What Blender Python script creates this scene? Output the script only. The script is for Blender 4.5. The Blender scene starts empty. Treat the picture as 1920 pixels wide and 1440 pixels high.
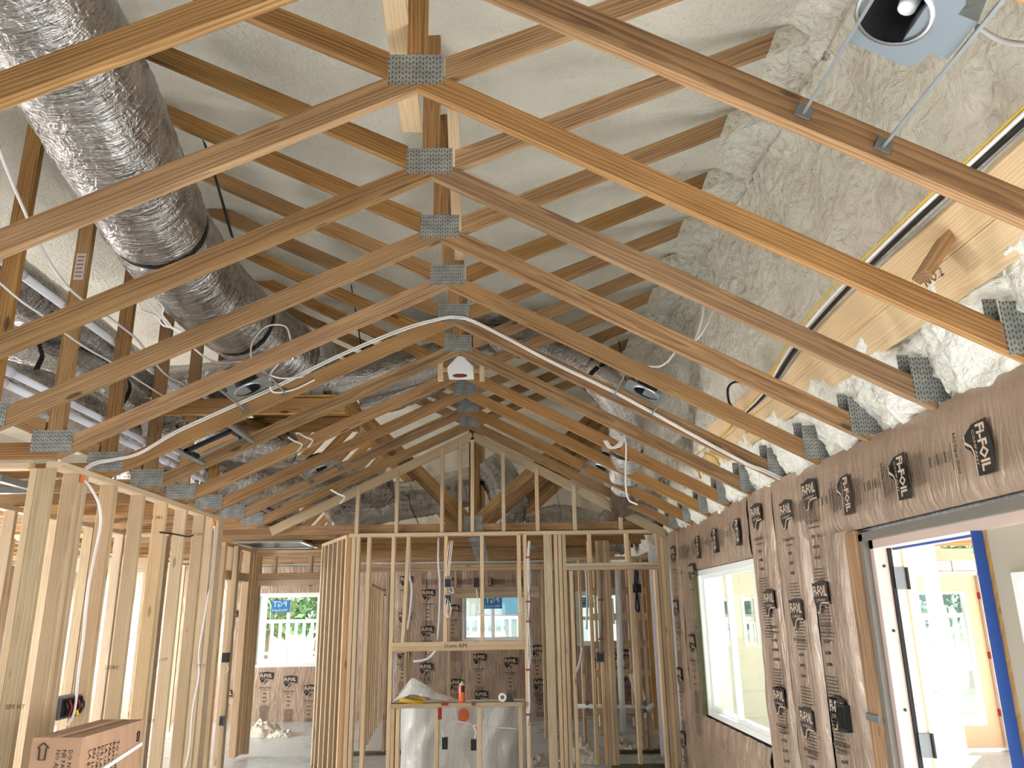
import bpy, bmesh, math, random
from mathutils import Vector, Matrix, noise
from math import sin, cos, pi, radians, sqrt, atan2
random.seed(7)
SC = bpy.context.scene
COL = SC.collection
H = 1.62                       # camera height above the slab
# ---------------------------------------------------------------- camera
PITCH, ROLL, YAW, FPX = 0.28627, -0.01605, 0.01913, 1470.85
def cam_axes():
    cy, sy, cp, sp = cos(YAW), sin(YAW), cos(PITCH), sin(PITCH)
    F = Vector((sy*cp, cy*cp, sp)); R = Vector((cy, -sy, 0)); U = R.cross(F)
    cr, sr = cos(ROLL), sin(ROLL)
    return cr*R + sr*U, -sr*R + cr*U, F
CR, CU, CF = cam_axes()
CAMLOC = Vector((0, 0, H))
cam = bpy.data.cameras.new('camera'); camo = bpy.data.objects.new('camera', cam); COL.objects.link(camo)
cam.sensor_width = 36; cam.lens = FPX/1920*36; cam.clip_start = .05; cam.clip_end = 500
camo.matrix_world = Matrix(((CR.x, CU.x, -CF.x, 0), (CR.y, CU.y, -CF.y, 0), (CR.z, CU.z, -CF.z, H), (0, 0, 0, 1)))
SC.camera = camo
SC.cycles.use_adaptive_sampling = True; SC.cycles.adaptive_threshold = 0.08; SC.cycles.adaptive_min_samples = 8; SC.cycles.max_bounces = 5; SC.cycles.diffuse_bounces = 4; SC.cycles.glossy_bounces = 2; SC.cycles.transparent_max_bounces = 8; SC.cycles.caustics_reflective = False; SC.cycles.caustics_refractive = False
# ---------------------------------------------------------------- light and exposure
SC.view_settings.view_transform = 'Standard'; SC.view_settings.look = 'None'
SC.view_settings.exposure = EXPOSURE = 0.2; SC.view_settings.gamma = 1.0
SC.view_settings.use_curve_mapping = False
wd = bpy.data.worlds.new('sky'); SC.world = wd; wd.use_nodes = True
nt = wd.node_tree; nt.nodes.clear()
bg = nt.nodes.new('ShaderNodeBackground'); bg.inputs['Color'].default_value = (.80, .90, 1.0, 1); bg.inputs['Strength'].default_value = 1.5
wo = nt.nodes.new('ShaderNodeOutputWorld'); nt.links.new(bg.outputs[0], wo.inputs[0])
def sun(name, energy, rot, col=(1, .95, .86)):
    l = bpy.data.lights.new(name, 'SUN'); l.energy = energy; l.angle = radians(1.0); l.color = col
    o = bpy.data.objects.new(name, l); COL.objects.link(o); o.rotation_euler = rot
sun('sun', 24.0, (radians(41), 0, radians(142)))
def area(name, loc, rot, sx, sy, power, col=(1, .985, .95)):
    l = bpy.data.lights.new(name, 'AREA'); l.shape = 'RECTANGLE'; l.size = sx; l.size_y = sy; l.energy = power; l.color = col
    o = bpy.data.objects.new(name, l); COL.objects.link(o); o.location = loc; o.rotation_euler = rot
    return o
# added lamps filling in daylight at unseen openings, tilted down toward the floor
area('daylight_fill_rear', (-.7, -3.30, 1.15), (radians(45), 0, 0), 1.8, 2.1, 3)
area('daylight_fill_right', (1.84, 1.22, 1.05), (radians(30), 0, radians(90)), 1.2, 1.9, 300)
area('daylight_fill_left', (-7.85, 5.6, 1.5), (radians(52), 0, radians(-90)), 2.6, 1.3, 560)
area('daylight_fill_left_near', (-7.85, 1.0, 1.4), (radians(48), 0, radians(-90)), 3.0, 1.6, 60)
area('daylight_fill_left_far', (-7.85, 11.5, 1.5), (radians(65), 0, radians(-90)), 2.6, 1.3, 420)
def portal(name, loc, rot, sx, sy):                # guides the sky's light through an opening in view; gives off none itself
    o = area(name, loc, rot, sx, sy, 1.0); o.data.cycles.is_portal = True
portal('sky_through_french_doors', (2.06, 3.4, 1.0), (radians(90), 0, radians(90)), 1.1, 1.9)
portal('sky_through_right_window', (2.06, 6.5, 1.37), (radians(90), 0, radians(90)), 1.65, 1.2)
for nm_, x_, z_, w_, h_ in (('left', -3.61, 1.44, 1.12, 1.2), ('kitchen', -.12, 1.6, 1.06, .82), ('bath', 1.69, 1.54, .8, .88), ('glass_door', -6.45, 1.2, 1.1, 1.55)):
    portal('sky_through_far_window_' + nm_, (x_, 14.25, z_), (radians(-90), 0, 0), w_, h_)

def V(x, y, z): return Vector((x, y, z + H))      # z measured from the camera's height
def ray(u, v): return CF + CR*((u-960)/FPX) - CU*((v-720)/FPX)
def at(u, v, ax, val):                            # the point of the line of sight that lies in a known plane (z from camera height)
    d = ray(u, v); k = 'xyz'.index(ax); p = d*(val/d[k]); return Vector((p.x, p.y, p.z + H))
def dp(u, v, depth): p = ray(u, v)*depth; return Vector((p.x, p.y, p.z + H))
Y0, SP = 1.8529, 0.6096
def TY(i): return Y0 + SP*i
# ---------------------------------------------------------------- object helpers
WM = {}
def link(o, M, parent):
    COL.objects.link(o)
    o.matrix_basis = M
    if parent is not None:
        o.parent = parent; o.matrix_parent_inverse = WM[parent.name].inverted()
    WM[o.name] = M
    return o
def tag(o, label=None, cat=None, group=None, kind=None):
    if label: o['label'] = label
    if cat: o['category'] = cat
    if group: o['group'] = group
    if kind: o['kind'] = kind
    return o
def empty(name, loc, label=None, cat=None, group=None, kind=None, parent=None, M=None):
    o = bpy.data.objects.new(name, None); o.empty_display_size = .1
    link(o, M if M is not None else Matrix.Translation(loc), parent)
    return tag(o, label, cat, group, kind)
def mesh(name, vs, fs, mat, smooth=False):
    me = bpy.data.meshes.new(name); me.from_pydata([tuple(v) for v in vs], [], fs)
    if mat is not None: me.materials.append(mat)
    if smooth: me.polygons.foreach_set('use_smooth', [True]*len(me.polygons))
    me.update(); return me
def obj(name, me, parent=None, M=None):
    return link(bpy.data.objects.new(name, me), M if M is not None else Matrix.Identity(4), parent)
class MB:
    def __init__(s): s.v = []; s.f = []
    def add(s, vs, fs):
        n = len(s.v); s.v += [tuple(v) for v in vs]; s.f += [tuple(i+n for i in f) for f in fs]; return s
    def box(s, a, b):
        x0, y0, z0 = a; x1, y1, z1 = b
        return s.add([(x0,y0,z0),(x1,y0,z0),(x1,y1,z0),(x0,y1,z0),(x0,y0,z1),(x1,y0,z1),(x1,y1,z1),(x0,y1,z1)],
                     [(0,3,2,1),(4,5,6,7),(0,1,5,4),(1,2,6,5),(2,3,7,6),(3,0,4,7)])
    def bar(s, p, q, w, t, up=(0,0,1)):
        p, q, up = Vector(p), Vector(q), Vector(up); x = (q-p).normalized(); y = up.cross(x)
        if y.length < 1e-4: y = Vector((0,1,0)).cross(x)
        y.normalize(); z = x.cross(y); vs = []
        for c in (p, q):
            for a, b in ((-1,-1),(1,-1),(1,1),(-1,1)): vs.append(c + y*(a*t/2) + z*(b*w/2))
        return s.add(vs, [(0,1,2,3),(7,6,5,4),(0,4,5,1),(1,5,6,2),(2,6,7,3),(3,7,4,0)])
    def prism(s, pts, d):
        n = len(pts); d = Vector(d); vs = [Vector(p) for p in pts] + [Vector(p)+d for p in pts]
        return s.add(vs, [tuple(range(n))[::-1], tuple(range(n, 2*n))] + [(i, (i+1) % n, n+(i+1) % n, n+i) for i in range(n)])
    def tube(s, pts, r, k=8, cap=True):
        pts = [Vector(p) for p in pts]; n = len(pts); rs = r if isinstance(r, (list, tuple)) else [r]*n
        vs = []; prev = None
        for i, p in enumerate(pts):
            t = (pts[min(i+1, n-1)] - pts[max(i-1, 0)]).normalized()
            if prev is None:
                a = Vector((0,0,1)) if abs(t.z) < .9 else Vector((1,0,0)); u = t.cross(a).normalized()
            else:
                u = prev - t*prev.dot(t)
                u = u.normalized() if u.length > 1e-5 else t.orthogonal().normalized()
            prev = u; w = t.cross(u)
            for j in range(k): a = 2*pi*j/k; vs.append(p + (u*cos(a) + w*sin(a))*rs[i])
        fs = [(i*k+j, i*k+(j+1) % k, (i+1)*k+(j+1) % k, (i+1)*k+j) for i in range(n-1) for j in range(k)]
        if cap: fs += [tuple(range(k))[::-1], tuple((n-1)*k+j for j in range(k))]
        return s.add(vs, fs)
    def lathe(s, prof, k=20, M=None):
        M = M or Matrix.Identity(4); vs = [M @ Vector((r*cos(2*pi*j/k), r*sin(2*pi*j/k), z)) for r, z in prof for j in range(k)]; n = len(prof)
        return s.add(vs, [(i*k+j, i*k+(j+1) % k, (i+1)*k+(j+1) % k, (i+1)*k+j) for i in range(n-1) for j in range(k)])
    def grid(s, fn, nu, nv):
        vs = [fn(i/nu, j/nv) for j in range(nv+1) for i in range(nu+1)]; m = nu+1
        return s.add(vs, [(j*m+i, j*m+i+1, (j+1)*m+i+1, (j+1)*m+i) for j in range(nv) for i in range(nu)])
    def build(s, name, mat, parent=None, smooth=False, M=None):
        return obj(name, mesh(name, s.v, s.f, mat, smooth), parent, M)
def spline(pts, n=8):                              # Catmull-Rom through the points
    P = [Vector(p) for p in pts]; P = [P[0]*2-P[1]] + P + [P[-1]*2-P[-2]]; out = []
    for i in range(1, len(P)-2):
        a, b, c, d = P[i-1:i+3]
        for k in range(n):
            t = k/n; out.append(.5*((2*b) + (c-a)*t + (2*a-5*b+4*c-d)*t*t + (3*b-a-3*c+d)*t**3))
    out.append(P[-2]); return out
_cache = {}
def board(name, p, q, w, t, mat, parent=None, up=(0,0,1), label=None):
    """Sawn board from p to q; w along up, t across. Local X runs along the grain."""
    p, q, up = Vector(p), Vector(q), Vector(up); L = (q-p).length; x = (q-p)/L; y = up.cross(x)
    if y.length < 1e-4: y = Vector((0,1,0)).cross(x)
    y.normalize(); z = x.cross(y)
    key = (name, round(L, 3), round(w, 4), round(t, 4), mat.name)
    if key not in _cache:
        c = min(.003, t*.12); vs = []
        prof = [(-t/2+c,-w/2),(t/2-c,-w/2),(t/2,-w/2+c),(t/2,w/2-c),(t/2-c,w/2),(-t/2+c,w/2),(-t/2,w/2-c),(-t/2,-w/2+c)]
        for xx in (0, L): vs += [(xx, a, b) for a, b in prof]
        fs = [tuple(range(8))[::-1], tuple(range(8, 16))] + [(i, (i+1) % 8, 8+(i+1) % 8, 8+i) for i in range(8)]
        _cache[key] = mesh(name, vs, fs, mat)
    M = Matrix(((x.x, y.x, z.x, p.x), (x.y, y.y, z.y, p.y), (x.z, y.z, z.z, p.z), (0,0,0,1)))
    o = obj(name, _cache[key], parent, M)
    if label: o['label'] = label
    return o
def member(name, poly, y, th, mat, parent, key=None):
    """Truss member: polygon of (x, z) points in a plane y = const, thickness th; grain along its first edge."""
    a, b = Vector((poly[0][0], 0, poly[0][1])), Vector((poly[1][0], 0, poly[1][1])); x = (b-a).normalized()
    yv = Vector((0, 1, 0)); z = x.cross(yv)
    k = ('m', name, key or tuple((round(px, 3), round(pz, 3)) for px, pz in poly), mat.name)
    if k not in _cache:
        loc = [(Vector((px, 0, pz))-a) for px, pz in poly]; n = len(loc)
        vs = [(d.dot(x), 0, d.dot(z)) for d in loc] + [(d.dot(x), th, d.dot(z)) for d in loc]
        fs = [tuple(range(n)), tuple(range(n, 2*n))[::-1]] + [((i+1) % n, i, n+i, n+(i+1) % n) for i in range(n)]
        me = mesh(name, vs, fs, mat); bm = bmesh.new(); bm.from_mesh(me); bmesh.ops.recalc_face_normals(bm, faces=bm.faces); bm.to_mesh(me); bm.free()
        _cache[k] = me
    M = Matrix(((x.x, 0, z.x, a.x), (x.y, 1, z.y, y), (x.z, 0, z.z, a.z + H), (0,0,0,1)))
    return obj(name, _cache[k], parent, M)
# ---------------------------------------------------------------- materials
class N:
    def __init__(s, name):
        s.m = bpy.data.materials.new(name); s.m.use_nodes = True; s.t = s.m.node_tree; s.b = s.t.nodes['Principled BSDF']
        s.out = s.t.nodes['Material Output']
    def n(s, typ, ins=None, **kw):
        nd = s.t.nodes.new('ShaderNode'+typ)
        for k, v in kw.items(): setattr(nd, k, v)
        for k, v in (ins or {}).items(): s.set(nd, k, v)
        return nd
    def set(s, nd, k, v):
        sock = nd.inputs[k]
        if isinstance(v, bpy.types.NodeSocket): s.t.links.new(v, sock)
        elif isinstance(v, bpy.types.Node): s.t.links.new(v.outputs[0], sock)
        else: sock.default_value = v
    def p(s, **kw):
        for k, v in kw.items(): s.set(s.b, k.replace('_', ' '), v)
        return s
    def math(s, op, a, b=None, c=None):
        nd = s.n('Math', operation=op); s.set(nd, 0, a)
        if b is not None: s.set(nd, 1, b)
        if c is not None: s.set(nd, 2, c)
        return nd.outputs[0]
    def ramp(s, fac, stops):
        nd = s.n('ValToRGB', {0: fac}); e = nd.color_ramp.elements
        while len(e) < len(stops): e.new(.5)
        for el, (pos, c) in zip(e, stops): el.position = pos; el.color = (*c, 1)
        return nd.outputs[0]
    def mix(s, fac, a, b, bt='MIX'):
        nd = s.n('Mix', data_type='RGBA', blend_type=bt)
        for k, v in ((0, fac), (6, a), (7, b)):
            if isinstance(v, (tuple, list)) and len(v) == 3: v = (*v, 1)
            s.set(nd, k, v)
        return nd.outputs[2]
    def bump(s, h, strength=.3, dist=.01):
        nd = s.n('Bump', {'Height': h, 'Strength': strength, 'Distance': dist}); s.set(s.b, 'Normal', nd.outputs[0]); return nd
    def coord(s, kind='Object', scale=(1,1,1), rnd=0):
        tc = s.n('TexCoord').outputs[kind]
        mp = s.n('Mapping', {'Vector': tc, 'Scale': scale})
        if rnd:
            oi = s.n('ObjectInfo'); v = s.n('CombineXYZ', {0: s.math('MULTIPLY', oi.outputs['Random'], rnd), 1: s.math('MULTIPLY', oi.outputs['Random'], rnd*.37), 2: s.math('MULTIPLY', oi.outputs['Random'], rnd*.71)})
            return s.n('VectorMath', {0: mp.outputs[0], 1: v.outputs[0]}, operation='ADD').outputs[0]
        return mp.outputs[0]
def sr(r, g, b):
    f = lambda c: ((c/255+.055)/1.055)**2.4 if c > 10 else c/255/12.92
    return (f(r), f(g), f(b))
def plain(name, rgb, rough=.6, metal=0, **kw):
    n = N(name); n.p(Base_Color=(*sr(*rgb), 1), Roughness=rough, Metallic=metal, **kw); n.m.diffuse_color = (*sr(*rgb), 1); return n.m
def wood(name, light, mid, dark, ringscale=26, knot=.5, var=.25, rough=.62):
    n = N(name); oi = n.n('ObjectInfo').outputs['Random']
    rr = n.math('FRACT', n.math('MULTIPLY', oi, 37.7)); r2 = n.math('FRACT', n.math('MULTIPLY', oi, 91.3))
    tc = n.n('TexCoord').outputs['Object']
    off = n.n('CombineXYZ', {0: n.math('MULTIPLY', oi, 40), 1: n.math('MULTIPLY_ADD', rr, .14, -.07), 2: n.math('MULTIPLY_ADD', r2, .16, -.08)})
    vec = n.n('VectorMath', {0: tc, 1: off.outputs[0]}, operation='ADD').outputs[0]
    st = n.n('Mapping', {'Vector': vec, 'Scale': (.075, 1, 1)}).outputs[0]
    wv = n.n('TexWave', {'Vector': st, 'Scale': ringscale, 'Distortion': 8.0, 'Detail': 2.0, 'Detail Scale': .9, 'Detail Roughness': .6}, wave_type='RINGS', rings_direction='X', wave_profile='SAW')
    fine = n.n('TexNoise', {'Vector': n.n('Mapping', {'Vector': vec, 'Scale': (3, 160, 160)}).outputs[0], 'Scale': 1.0, 'Detail': 3})
    big = n.n('TexNoise', {'Vector': n.n('Mapping', {'Vector': vec, 'Scale': (1.3, 6, 6)}).outputs[0], 'Scale': 1.0, 'Detail': 2})
    col = n.ramp(wv.outputs['Fac'], [(0, light), (.55, mid), (.86, dark), (1, mid)])
    col = n.mix(.35, col, n.ramp(fine.outputs['Fac'], [(.3, dark), (.7, light)]))
    col = n.mix(.30, col, n.ramp(big.outputs['Fac'], [(.3, dark), (.68, light)]))
    vo = n.n('TexVoronoi', {'Vector': n.n('Mapping', {'Vector': vec, 'Scale': (2.1, 7, 7)}).outputs[0], 'Scale': 1.0, 'Randomness': 1.0}, feature='F1')
    kn = n.ramp(vo.outputs['Distance'], [(.0, (1,1,1)), (.065, (1,1,1)), (.11, (0,0,0))])
    col = n.mix(n.math('MULTIPLY', kn, knot), col, (dark[0]*.32, dark[1]*.25, dark[2]*.22))
    hsv = n.n('HueSaturation', {'Hue': n.math('MULTIPLY_ADD', rr, .008, .497), 'Saturation': n.math('MULTIPLY_ADD', r2, .22, .92), 'Value': n.math('MULTIPLY_ADD', oi, var*2, 1-var), 'Color': col})
    n.p(Base_Color=hsv.outputs[0], Roughness=rough)
    return n.m
M_TRUSS = wood('southern_pine', sr(194,154,108), sr(156,115,74), sr(96,64,35), 24, .8, .16)
M_STUD = wood('spruce_stud', sr(224,200,168), sr(210,183,149), sr(186,156,121), 30, .6, .13)
M_STUD2 = wood('grey_spruce_stud', sr(210,191,164), sr(194,171,142), sr(168,143,113), 30, .6, .15)
M_TREATED = wood('treated_plate', sr(120,116,84), sr(104,98,66), sr(76,72,46), 26, .3, .1)
M_PLY = wood('plywood', sr(206,166,112), sr(188,146,94), sr(160,116,68), 9, .3, .1)
def m_plate():
    n = N('galvanised_plate'); c = n.n('SeparateXYZ', {0: n.n('TexCoord').outputs['Object']})
    a = n.math('GREATER_THAN', n.math('SINE', n.math('MULTIPLY', c.outputs[0], 2*pi/.0125)), .25)
    b = n.math('GREATER_THAN', n.math('SINE', n.math('MULTIPLY', n.math('ADD', c.outputs[2], n.math('MULTIPLY', n.math('SINE', n.math('MULTIPLY', c.outputs[0], pi/.0125)), .004)), 2*pi/.021)), .1)
    hole = n.math('MULTIPLY', a, b)
    nz = n.n('TexNoise', {'Vector': n.coord('Object', (9, 9, 9), 5), 'Scale': 2, 'Detail': 4})
    base = n.ramp(nz.outputs['Fac'], [(.3, sr(140,142,140)), (.7, sr(176,178,176))])
    n.p(Base_Color=n.mix(n.math('MULTIPLY', hole, .75), base, (.02, .02, .02)), Metallic=.55, Roughness=.5); n.bump(hole, .5, .003); return n.m
M_PLATE = m_plate()
def m_foam(name, a, b):
    n = N(name); v = n.coord('Object')
    n1 = n.n('TexNoise', {'Vector': v, 'Scale': 2.2, 'Detail': 4}); n2 = n.n('TexNoise', {'Vector': v, 'Scale': 34, 'Detail': 5, 'Roughness': .62})
    vo = n.n('TexVoronoi', {'Vector': n.n('VectorMath', {0: v, 1: n.n('VectorMath', {0: n1.outputs['Color'], 1: (.5,.5,.5)}, operation='MULTIPLY').outputs[0]}, operation='ADD').outputs[0], 'Scale': 9}, feature='DISTANCE_TO_EDGE')
    cr = n.ramp(vo.outputs['Distance'], [(0, (0,0,0)), (.05, (1,1,1))])
    n.p(Base_Color=n.ramp(n1.outputs['Fac'], [(.32, a), (.68, b)]), Roughness=.85)
    h = n.math('ADD', n.math('MULTIPLY', n2.outputs['Fac'], .7), n.math('MULTIPLY', cr, .10))
    n.bump(h, .8, .03); return n.m
M_FOAM = m_foam('spray_foam', sr(210,203,188), sr(226,220,206))
M_FOAMW = m_foam('spray_foam_white', sr(232,229,214), sr(243,241,230))
def m_lumps(name, a, b):
    n = N(name); v = n.coord('Object'); w = n.n('TexNoise', {'Vector': v, 'Scale': 5, 'Detail': 2})
    vv = n.n('VectorMath', {0: v, 1: n.n('VectorMath', {0: w.outputs['Color'], 1: (.12,.12,.12)}, operation='MULTIPLY').outputs[0]}, operation='ADD').outputs[0]
    v1 = n.n('TexVoronoi', {'Vector': vv, 'Scale': 17, 'Smoothness': .6}, feature='SMOOTH_F1'); v2 = n.n('TexNoise', {'Vector': vv, 'Scale': 26, 'Detail': 3, 'Distortion': 1.5})
    n.p(Base_Color=n.ramp(w.outputs['Fac'], [(.32, a), (.68, b)]), Roughness=.8)
    n.bump(n.math('ADD', n.math('MULTIPLY', v1.outputs['Distance'], -1.3), n.math('MULTIPLY', v2.outputs['Fac'], .8)), .8, .035); return n.m
M_FOAMR = m_lumps('spray_foam_lumps', sr(216,210,194), sr(230,225,212)); M_FOAMW = m_lumps('spray_foam_pale', sr(230,228,216), sr(242,240,232))
def m_foil(name='foil', tint=(.86,.85,.84), rough=.24):
    n = N(name); v = n.coord('Object', (1,1,1), 20)
    nz = n.n('TexNoise', {'Vector': v, 'Scale': 38, 'Detail': 5, 'Roughness': .65, 'Distortion': 1.2})
    n2 = n.n('TexNoise', {'Vector': v, 'Scale': 7, 'Detail': 3})
    n.p(Base_Color=n.ramp(n2.outputs['Fac'], [(.3, (tint[0]*.72, tint[1]*.70, tint[2]*.68)), (.7, tint)]), Metallic=1.0, Roughness=n.math('MULTIPLY_ADD', n2.outputs['Fac'], .2, rough-.08))
    n.bump(nz.outputs['Fac'], .75, .02); return n.m
M_FOIL = m_foil()
def m_duct():
    n = N('duct_foil'); at_ = n.n('Attribute', attribute_name='duct_co').outputs['Vector']; oi = n.n('ObjectInfo').outputs['Random']
    v = n.n('VectorMath', {0: at_, 1: n.n('CombineXYZ', {0: n.math('MULTIPLY', oi, 30)}).outputs[0]}, operation='ADD').outputs[0]
    ln = n.n('TexNoise', {'Vector': n.n('Mapping', {'Vector': v, 'Scale': (60, 2.0, 2.0)}).outputs[0], 'Scale': 1.0, 'Detail': 5, 'Roughness': .62, 'Distortion': .7})
    cr = n.n('TexNoise', {'Vector': n.n('Mapping', {'Vector': v, 'Scale': (9, 3, 3)}).outputs[0], 'Scale': 1.6, 'Detail': 4, 'Distortion': 2.2})
    pt = n.n('TexNoise', {'Vector': v, 'Scale': 3.2, 'Detail': 2})
    n.p(Base_Color=n.ramp(pt.outputs['Fac'], [(.35, (.40,.38,.37)), (.65, (.62,.60,.59))]), Metallic=1.0, Roughness=n.math('MULTIPLY_ADD', pt.outputs['Fac'], .14, .08))
    n.bump(n.math('ADD', n.math('MULTIPLY', ln.outputs['Fac'], .8), n.math('MULTIPLY', cr.outputs['Fac'], .7)), .6, .03); return n.m
M_DUCT = m_duct()
M_FOILD = m_foil('foil_tape', (.74,.73,.72), .38)
def m_kraft(name='kraft_foil'):
    n = N(name); v = n.coord('Object', (1,1,1), 9)
    n1 = n.n('TexNoise', {'Vector': v, 'Scale': 3.0, 'Detail': 4, 'Distortion': .8})
    st = n.n('TexNoise', {'Vector': n.n('Mapping', {'Vector': v, 'Scale': (6, 6, 1.6)}).outputs[0], 'Scale': 2.0, 'Detail': 5, 'Distortion': 1.6})
    n.p(Base_Color=n.ramp(n1.outputs['Fac'], [(.3, sr(150,128,110)), (.7, sr(170,147,128))]), Roughness=n.math('MULTIPLY_ADD', st.outputs['Fac'], .3, .18), Metallic=.12)
    n.b.inputs['Specular IOR Level'].default_value = .75
    n.bump(st.outputs['Fac'], .45, .03); return n.m
M_KRAFT = m_kraft()
def m_floor():
    n = N('concrete_slab'); v = n.coord('Object')
    a = n.n('TexNoise', {'Vector': v, 'Scale': .9, 'Detail': 6, 'Roughness': .6}); b = n.n('TexNoise', {'Vector': v, 'Scale': 14, 'Detail': 4})
    col = n.mix(.35, n.ramp(a.outputs['Fac'], [(.3, sr(172,181,188)), (.7, sr(202,210,216))]), n.ramp(b.outputs['Fac'], [(.35, sr(170,172,172)), (.65, sr(214,216,216))]))
    n.p(Base_Color=col, Roughness=n.math('MULTIPLY_ADD', a.outputs['Fac'], .35, .12)); n.bump(b.outputs['Fac'], .05, .004); return n.m
M_FLOOR = m_floor()
M_BLACK = plain('black_print', (34,30,28), .6)
M_INK = plain('grey_print', (84,70,60), .7)
M_BLKPLASTIC = plain('black_plastic', (22,22,24), .4)
M_STRAP = plain('black_strap', (20,20,22), .7)
M_WHITE = plain('white_vinyl', (238,240,240), .35)
M_PIPE = plain('white_pipe', (226,226,238), .4)
M_WIRE = plain('white_cable', (238,232,230), .45)
M_YWIRE = plain('yellow_cable', (214,176,60), .45)
M_GREYWIRE = plain('grey_cable', (150,146,142), .5)
M_GALV = plain('galvanised_sheet', (158,168,176), .38, .7)
M_STEEL = plain('bright_steel', (206,210,214), .28, .9)
M_DARKHOLE = plain('can_inside', (44,42,44), .5)
M_BOXGREY = plain('grey_box_steel', (122,126,128), .5, .5)
M_RED = plain('red_staple', (150,36,36), .5)
M_ORANGE = plain('orange_sealant', (236,120,70), .7)
def m_glass(name, rough=0.0, tint=(.93,.99,.97)):
    n = N(name); g = n.n('BsdfGlossy', {'Color': (1,1,1,1), 'Roughness': rough}); t = n.n('BsdfTransparent', {'Color': (*tint, 1)})
    mx = n.n('MixShader', {0: .07, 1: t.outputs[0], 2: g.outputs[0]}); n.t.links.new(mx.outputs[0], n.out.inputs[0]); return n.m
M_GLASS = m_glass('window_glass')
# ---------------------------------------------------------------- ground, slab, foam roof
def struct(o, label=None): tag(o, label, None, None, 'structure'); return o
struct(MB().box((-8.0,-3.4,-.12), (1.95,14.1,0)).build('floor', M_FLOOR), 'pale polished concrete slab floor of the house')
struct(MB().box((1.95,-3.4,-.12), (7.2,14.1,-.02)).build('floor_porch', M_FLOOR), 'concrete porch slab outside the right wall')
XR, ZR = -.2845, 1.864
FZ0 = 2.62                                         # underside of the foam above the camera height
def foam_pt(s, y):
    """profile across the house (s in 0..1) -> x, z, lump size"""
    if s < .62:
        x = -8.0 + (1.42+8.0)*(s/.62); z = FZ0 + .03*(x-XR) + .17*max(0, min(1, (-.8-x)/.8)); lump = .010 + .012*max(0, min(1, (x-.2)/1.2))
        return x, z, lump
    k = (s-.62)/.38                                # rounds over and drops to the wall
    P = [(1.42,2.66),(1.56,2.60),(1.64,2.40),(1.66,2.0),(1.665,1.6),(1.69,1.36),(1.70,1.20),(1.73,1.08),(1.77,.95),(1.81,.83),(1.90,.74)]
    f = k*(len(P)-1); i = min(int(f), len(P)-2); f -= i
    return P[i][0]*(1-f)+P[i+1][0]*f, P[i][1]*(1-f)+P[i+1][1]*f, .034 + .02*k
def build_foam():
    mb = MB(); NU, NV = 330, 400; ya, yb = .2, 10.0
    def fn(u, v):
        y = ya + (yb-ya)*v; x, z, l = foam_pt(u**.8, y)
        p = Vector((x, y, z))
        d = noise.fractal(p*2.2, 1.0, 2.0, 3)*l*1.0 + (1-abs(noise.noise(p*7.5 + Vector((3,1,7)))))*l*1.1 - l*.8 + (1-abs(noise.noise(p*16)))*l*.5
        if z < 2.55:                               # bays bulge between the trusses
            ph = ((y-Y0)/SP) % 1.0; d += .045*sin(pi*ph) - .03
            return (x - d*.95, y, z - d*.3 + H)
        return (x, y, z - d + H)
    mb.grid(fn, NU, NV)
    o = mb.build('ceiling', M_FOAM, None, True); me = o.data; me.materials.append(M_FOAMW); me.materials.append(M_FOAMR)
    for p in me.polygons:
        c = p.center
        if c.x > 1.38 + .25*noise.noise(c*2.5): p.material_index = 2
        if c.x > 1.60 and c.z < 1.30 + H + .12*noise.noise(c*3): p.material_index = 1  # low foam by the wall is coloured paler
    struct(o, 'cream spray foam insulation under the roof, rounding down to the right wall')
build_foam()
struct(MB().grid(lambda u, v: (-8+15*u, 9.85+10*v, FZ0+H+.02*noise.noise(Vector((u*30, v*40, 0)))+.27), 90, 60).build('ceiling_far', M_FOAM, None, True), 'spray foam roof underside above the far rooms')
struct(MB().box((-8,-3.4,FZ0+H+.02), (7.2,.25,FZ0+H+.1)).build('ceiling_near', M_FOAM), 'spray foam roof underside above the camera')
struct(MB().grid(lambda u, v: (-8+10.1*u, 14.02 - .05*abs(noise.noise(Vector((u*40, v*9, 2)))), .9+H+2.15*v), 200, 40).build('wall_far_gable_foam', M_FOAM, None, True), 'spray foam covered end gable seen through the framing')
struct(MB().grid(lambda u, v: (-7.9 + .05*abs(noise.noise(Vector((u*60, v*9, 5)))), .2+13.8*u, .9+H+2.15*v), 200, 30).build('wall_left_foam', M_FOAM, None, True), 'spray foam covered roof edge behind the ducts')
# ---------------------------------------------------------------- roof trusses
SR = (ZR-.785)/(1.7821-XR); SL = (ZR-.867)/(XR+2.43)
VR, VL = .089*sqrt(1+SR*SR), .089*sqrt(1+SL*SL)
ORD = {-1: 'cut off at the top right corner of the frame', 0: 'nearest full one, cropped at the top of the frame', 1: 'with the topmost visible ridge plate', 2: 'second below the topmost ridge plate',
       3: 'third ridge plate from the top', 4: 'whose left bend plate sits on the stud wall corner', 5: 'with white cables stapled along both chords', 6: 'just in front of the white ridge box',
       7: 'just behind the white ridge box', 8: 'third in front of the gable framing', 9: 'second in front of the gable framing', 10: 'closest to the gable framing'}
def plate_mesh(w, h):
    k = ('plate', w, h)
    if k not in _cache: _cache[k] = mesh('connector_plate', *(lambda m: (m.v, m.f))(MB().box((-w/2,-.0015,-h/2), (w/2,.0015,h/2))), M_PLATE)
    return _cache[k]
def plate(x, y, z, w, h, parent, rot=0):
    return obj('connector_plate', plate_mesh(w, h), parent, Matrix.Translation(V(x, y, z)) @ Matrix.Rotation(rot, 4, 'Y'))
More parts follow.
